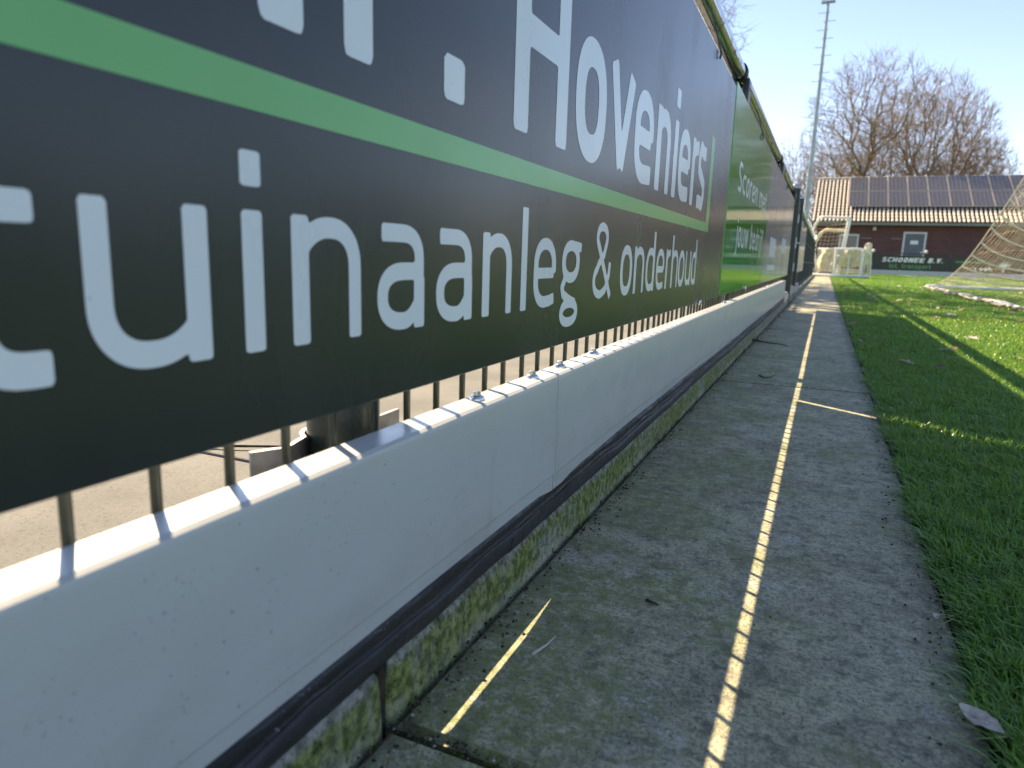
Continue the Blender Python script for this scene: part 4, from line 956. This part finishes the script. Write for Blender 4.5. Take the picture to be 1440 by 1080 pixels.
# ================================================================== BARE TREES
def tree(name, loc, H, rx, z0, seed, lab, npts=1500, mt='bark', mtw='twig', tip=.0085, trunk_h=.2, stems=1, ry=None):
    """points fill the crown; limbs are found by splitting the points into bunches again and again"""
    t = thing(name, lab, 'tree', loc, 0, 'bare trees'); g = np.random.default_rng(seed); ry = ry or rx
    trunk = MB(); limbs = MB(); TV = []; TF = []
    def seg3(p, q, ra, rb):
        d = q - p; L = np.linalg.norm(d)
        if L < 1e-5: return
        d /= L; a = np.cross(d, (0, 0, 1.) if abs(d[2]) < .9 else (1., 0, 0)); a /= np.linalg.norm(a); b_ = np.cross(d, a); b = len(TV)
        for P_, R_ in ((p, ra), (q, rb)):
            for k in range(3): TV.append(tuple(P_ + (a * cos(2.094 * k) + b_ * sin(2.094 * k)) * R_))
        for k in range(3): TF.append((b + k, b + (k + 1) % 3, b + 3 + (k + 1) % 3, b + 3 + k))
    # crown volume: lumpy dome
    lobes = g.normal(0, 1, (7, 3)); lobes /= np.linalg.norm(lobes, axis=1)[:, None]; amp = g.uniform(-.16, .14, 7)
    d = g.normal(0, 1, (npts, 3)); d /= np.linalg.norm(d, axis=1)[:, None]
    rad = g.random(npts) ** .42 * (1 + (np.maximum(0, d @ lobes.T) ** 3 @ amp))
    rad *= np.where(g.random(npts) < .06, g.uniform(1.02, 1.16, npts), 1)
    zc = z0 + (H - z0) * .46; up = d[:, 2] > 0
    P = np.stack([d[:, 0] * rad * rx, d[:, 1] * rad * ry, zc + d[:, 2] * rad * np.where(up, H - zc, zc - z0)], 1)
    def radius(n_): return tip * n_ ** .425
    def branch(p, q, n0, n1, lev, d0):
        L = np.linalg.norm(q - p); ns = 4 if L > .8 else 2
        c = p + d0 * L * .45
        pts = [(1 - u) ** 2 * p + 2 * u * (1 - u) * c + u * u * q for u in np.linspace(0, 1, ns + 1)]
        for i in range(1, ns): pts[i] = pts[i] + g.normal(0, .022 * L, 3)
        r0, r1 = radius(n0), radius(n1)
        if n0 > 25: limbs.tube([Vector(x) for x in pts], [r0 + (r1 - r0) * i / ns for i in range(ns + 1)], 6, False)
        else:
            for i in range(ns): seg3(pts[i], pts[i + 1], r0 + (r1 - r0) * i / ns, r0 + (r1 - r0) * (i + 1) / ns)
        e = pts[-1] - pts[-2]; return e / (np.linalg.norm(e) + 1e-9)
    def grow(p, d0, pts, lev):
        n_ = len(pts)
        if n_ == 1:
            e = branch(p, pts[0], 1.3, .55, lev, d0)
            for _ in range(5):                                    # last fine twigs
                u = g.uniform(.35, 1); o_ = p + (pts[0] - p) * u; v = e + g.normal(0, .55, 3) + (0, 0, .25); v /= np.linalg.norm(v)
                seg3(o_, o_ + v * g.uniform(.25, .8), tip * .7, tip * .35)
            return
        k = 3 if (n_ > 60 and g.random() < .5) else 2
        cen = pts[g.choice(n_, min(k, n_), replace=False)]
        for _ in range(3):
            lab_ = np.argmin(((pts[:, None] - cen[None]) ** 2).sum(2), 1)
            cen = np.array([pts[lab_ == j].mean(0) if (lab_ == j).any() else cen[j] for j in range(len(cen))])
        for j in range(len(cen)):
            sub = pts[lab_ == j]
            if len(sub) == 0: continue
            f = .34 if n_ > 200 else (.40 if n_ > 12 else .5)
            low = sub[np.argsort(((sub - p) ** 2).sum(1))[:max(1, len(sub) // 3)]].mean(0)
            tgt = cen[j] * .6 + low * .4
            q = p + (tgt - p) * f
            if len(sub) == 1: grow(p, d0, sub, lev + 1)
            else: e = branch(p, q, len(sub), len(sub) * .9, lev, d0); grow(q, e, sub, lev + 1)
    base = np.array([0, 0, -.1])
    groups = [P] if stems == 1 else [P[(np.floor((np.arctan2(P[:, 1], P[:, 0]) / (2 * pi) + .5) * stems).astype(int) % stems) == k] for k in range(stems)]
    for gp in groups:
        b0 = base + g.normal(0, .25, 3) * (stems > 1) * (1, 1, 0); topc = gp.mean(0)
        fk = b0 + (topc - b0) * (0.25 if stems > 1 else .06) ; fk[2] = H * trunk_h
        mid_ = b0 * .5 + fk * .5 + g.normal(0, .06, 3); rr0 = radius(len(gp))
        trunk.tube([Vector(b0), Vector(mid_), Vector(fk)], [rr0 * 1.35, rr0 * 1.1, rr0], 10, False)
        grow(fk, (fk - mid_) / np.linalg.norm(fk - mid_), gp, 0)
    trunk.build('trunk', mt, t, True); limbs.build('limb', mt, t, True)
    me = bpy.data.meshes.new('crown'); me.from_pydata(TV, [], TF); me.update(); link('crown', me, mtw, t)
    return t
tree('bare_tree', (1.5, 50, 0), 13.4, 4.2, 2.6, 3, 'tall bare tree with clear dark trunk behind the roof, nearest the mast', 2300, trunk_h=.25)
tree('bare_tree', (5.4, 52, 0), 12.3, 4.6, 1.5, 12, 'broad bushy brown bare tree behind the middle of the roof', 3400, mtw='twig_brown', stems=3, trunk_h=.18)
tree('bare_tree', (8.3, 54, 0), 8.8, 2.9, .8, 21, 'low spreading brown bare tree behind the right end of the solar panels', 1900, mtw='twig_brown', stems=3, trunk_h=.15)
tree('bare_tree', (-2.9, 62, 0), 11.0, 2.9, 1.5, 33, 'faint smaller bare tree left of the mast beyond the goals', 900, mtw='twig_brown', stems=2)
tree('bare_tree', (-.3, 58, 0), 9.0, 2.3, 1.0, 35, 'small light brown bare tree just behind the mast', 1000, mtw='twig_brown', stems=2)
tree('bare_tree', (-8.2, 38, 0), 17.5, 4.4, 7.5, 42, 'tall bare tree whose thin upper branches show above the rail', 700, tip=.009, trunk_h=.45)
tree('bare_tree', (-6.2, 12.5, 0), 8.2, 3.0, 3.0, 52, 'bare tree behind the boards casting branch shadows on the grass', 240, tip=.026, trunk_h=.3)
tree('bare_tree', (-8.4, 17.5, 0), 12.5, 3.6, 4.0, 57, 'larger bare tree farther back behind the boards, its limbs shading the grass', 260, tip=.028, trunk_h=.35)

# far side of the pitch, seen in the glossy boards
V = []; F = []
for _ in range(9000):
    a = random.random(); x = 62 + 14 * random.random(); y = -20 + 150 * a; top = 5 + 3.2 * sin(y * .21) + 2 * sin(y * .07 + 1)
    z = random.random() ** .8 * max(2, top); s_ = random.uniform(.35, .9); b = len(V)
    for k in range(4): V.append((x + random.gauss(0, s_), y + random.gauss(0, s_), z + random.gauss(0, s_)))
    F += [(b, b + 1, b + 2), (b + 1, b + 2, b + 3)]
me = bpy.data.meshes.new('far_wood'); me.from_pydata(V, [], F); me.update(); link('far_wood', me, 'hedge')['kind'] = 'stuff'
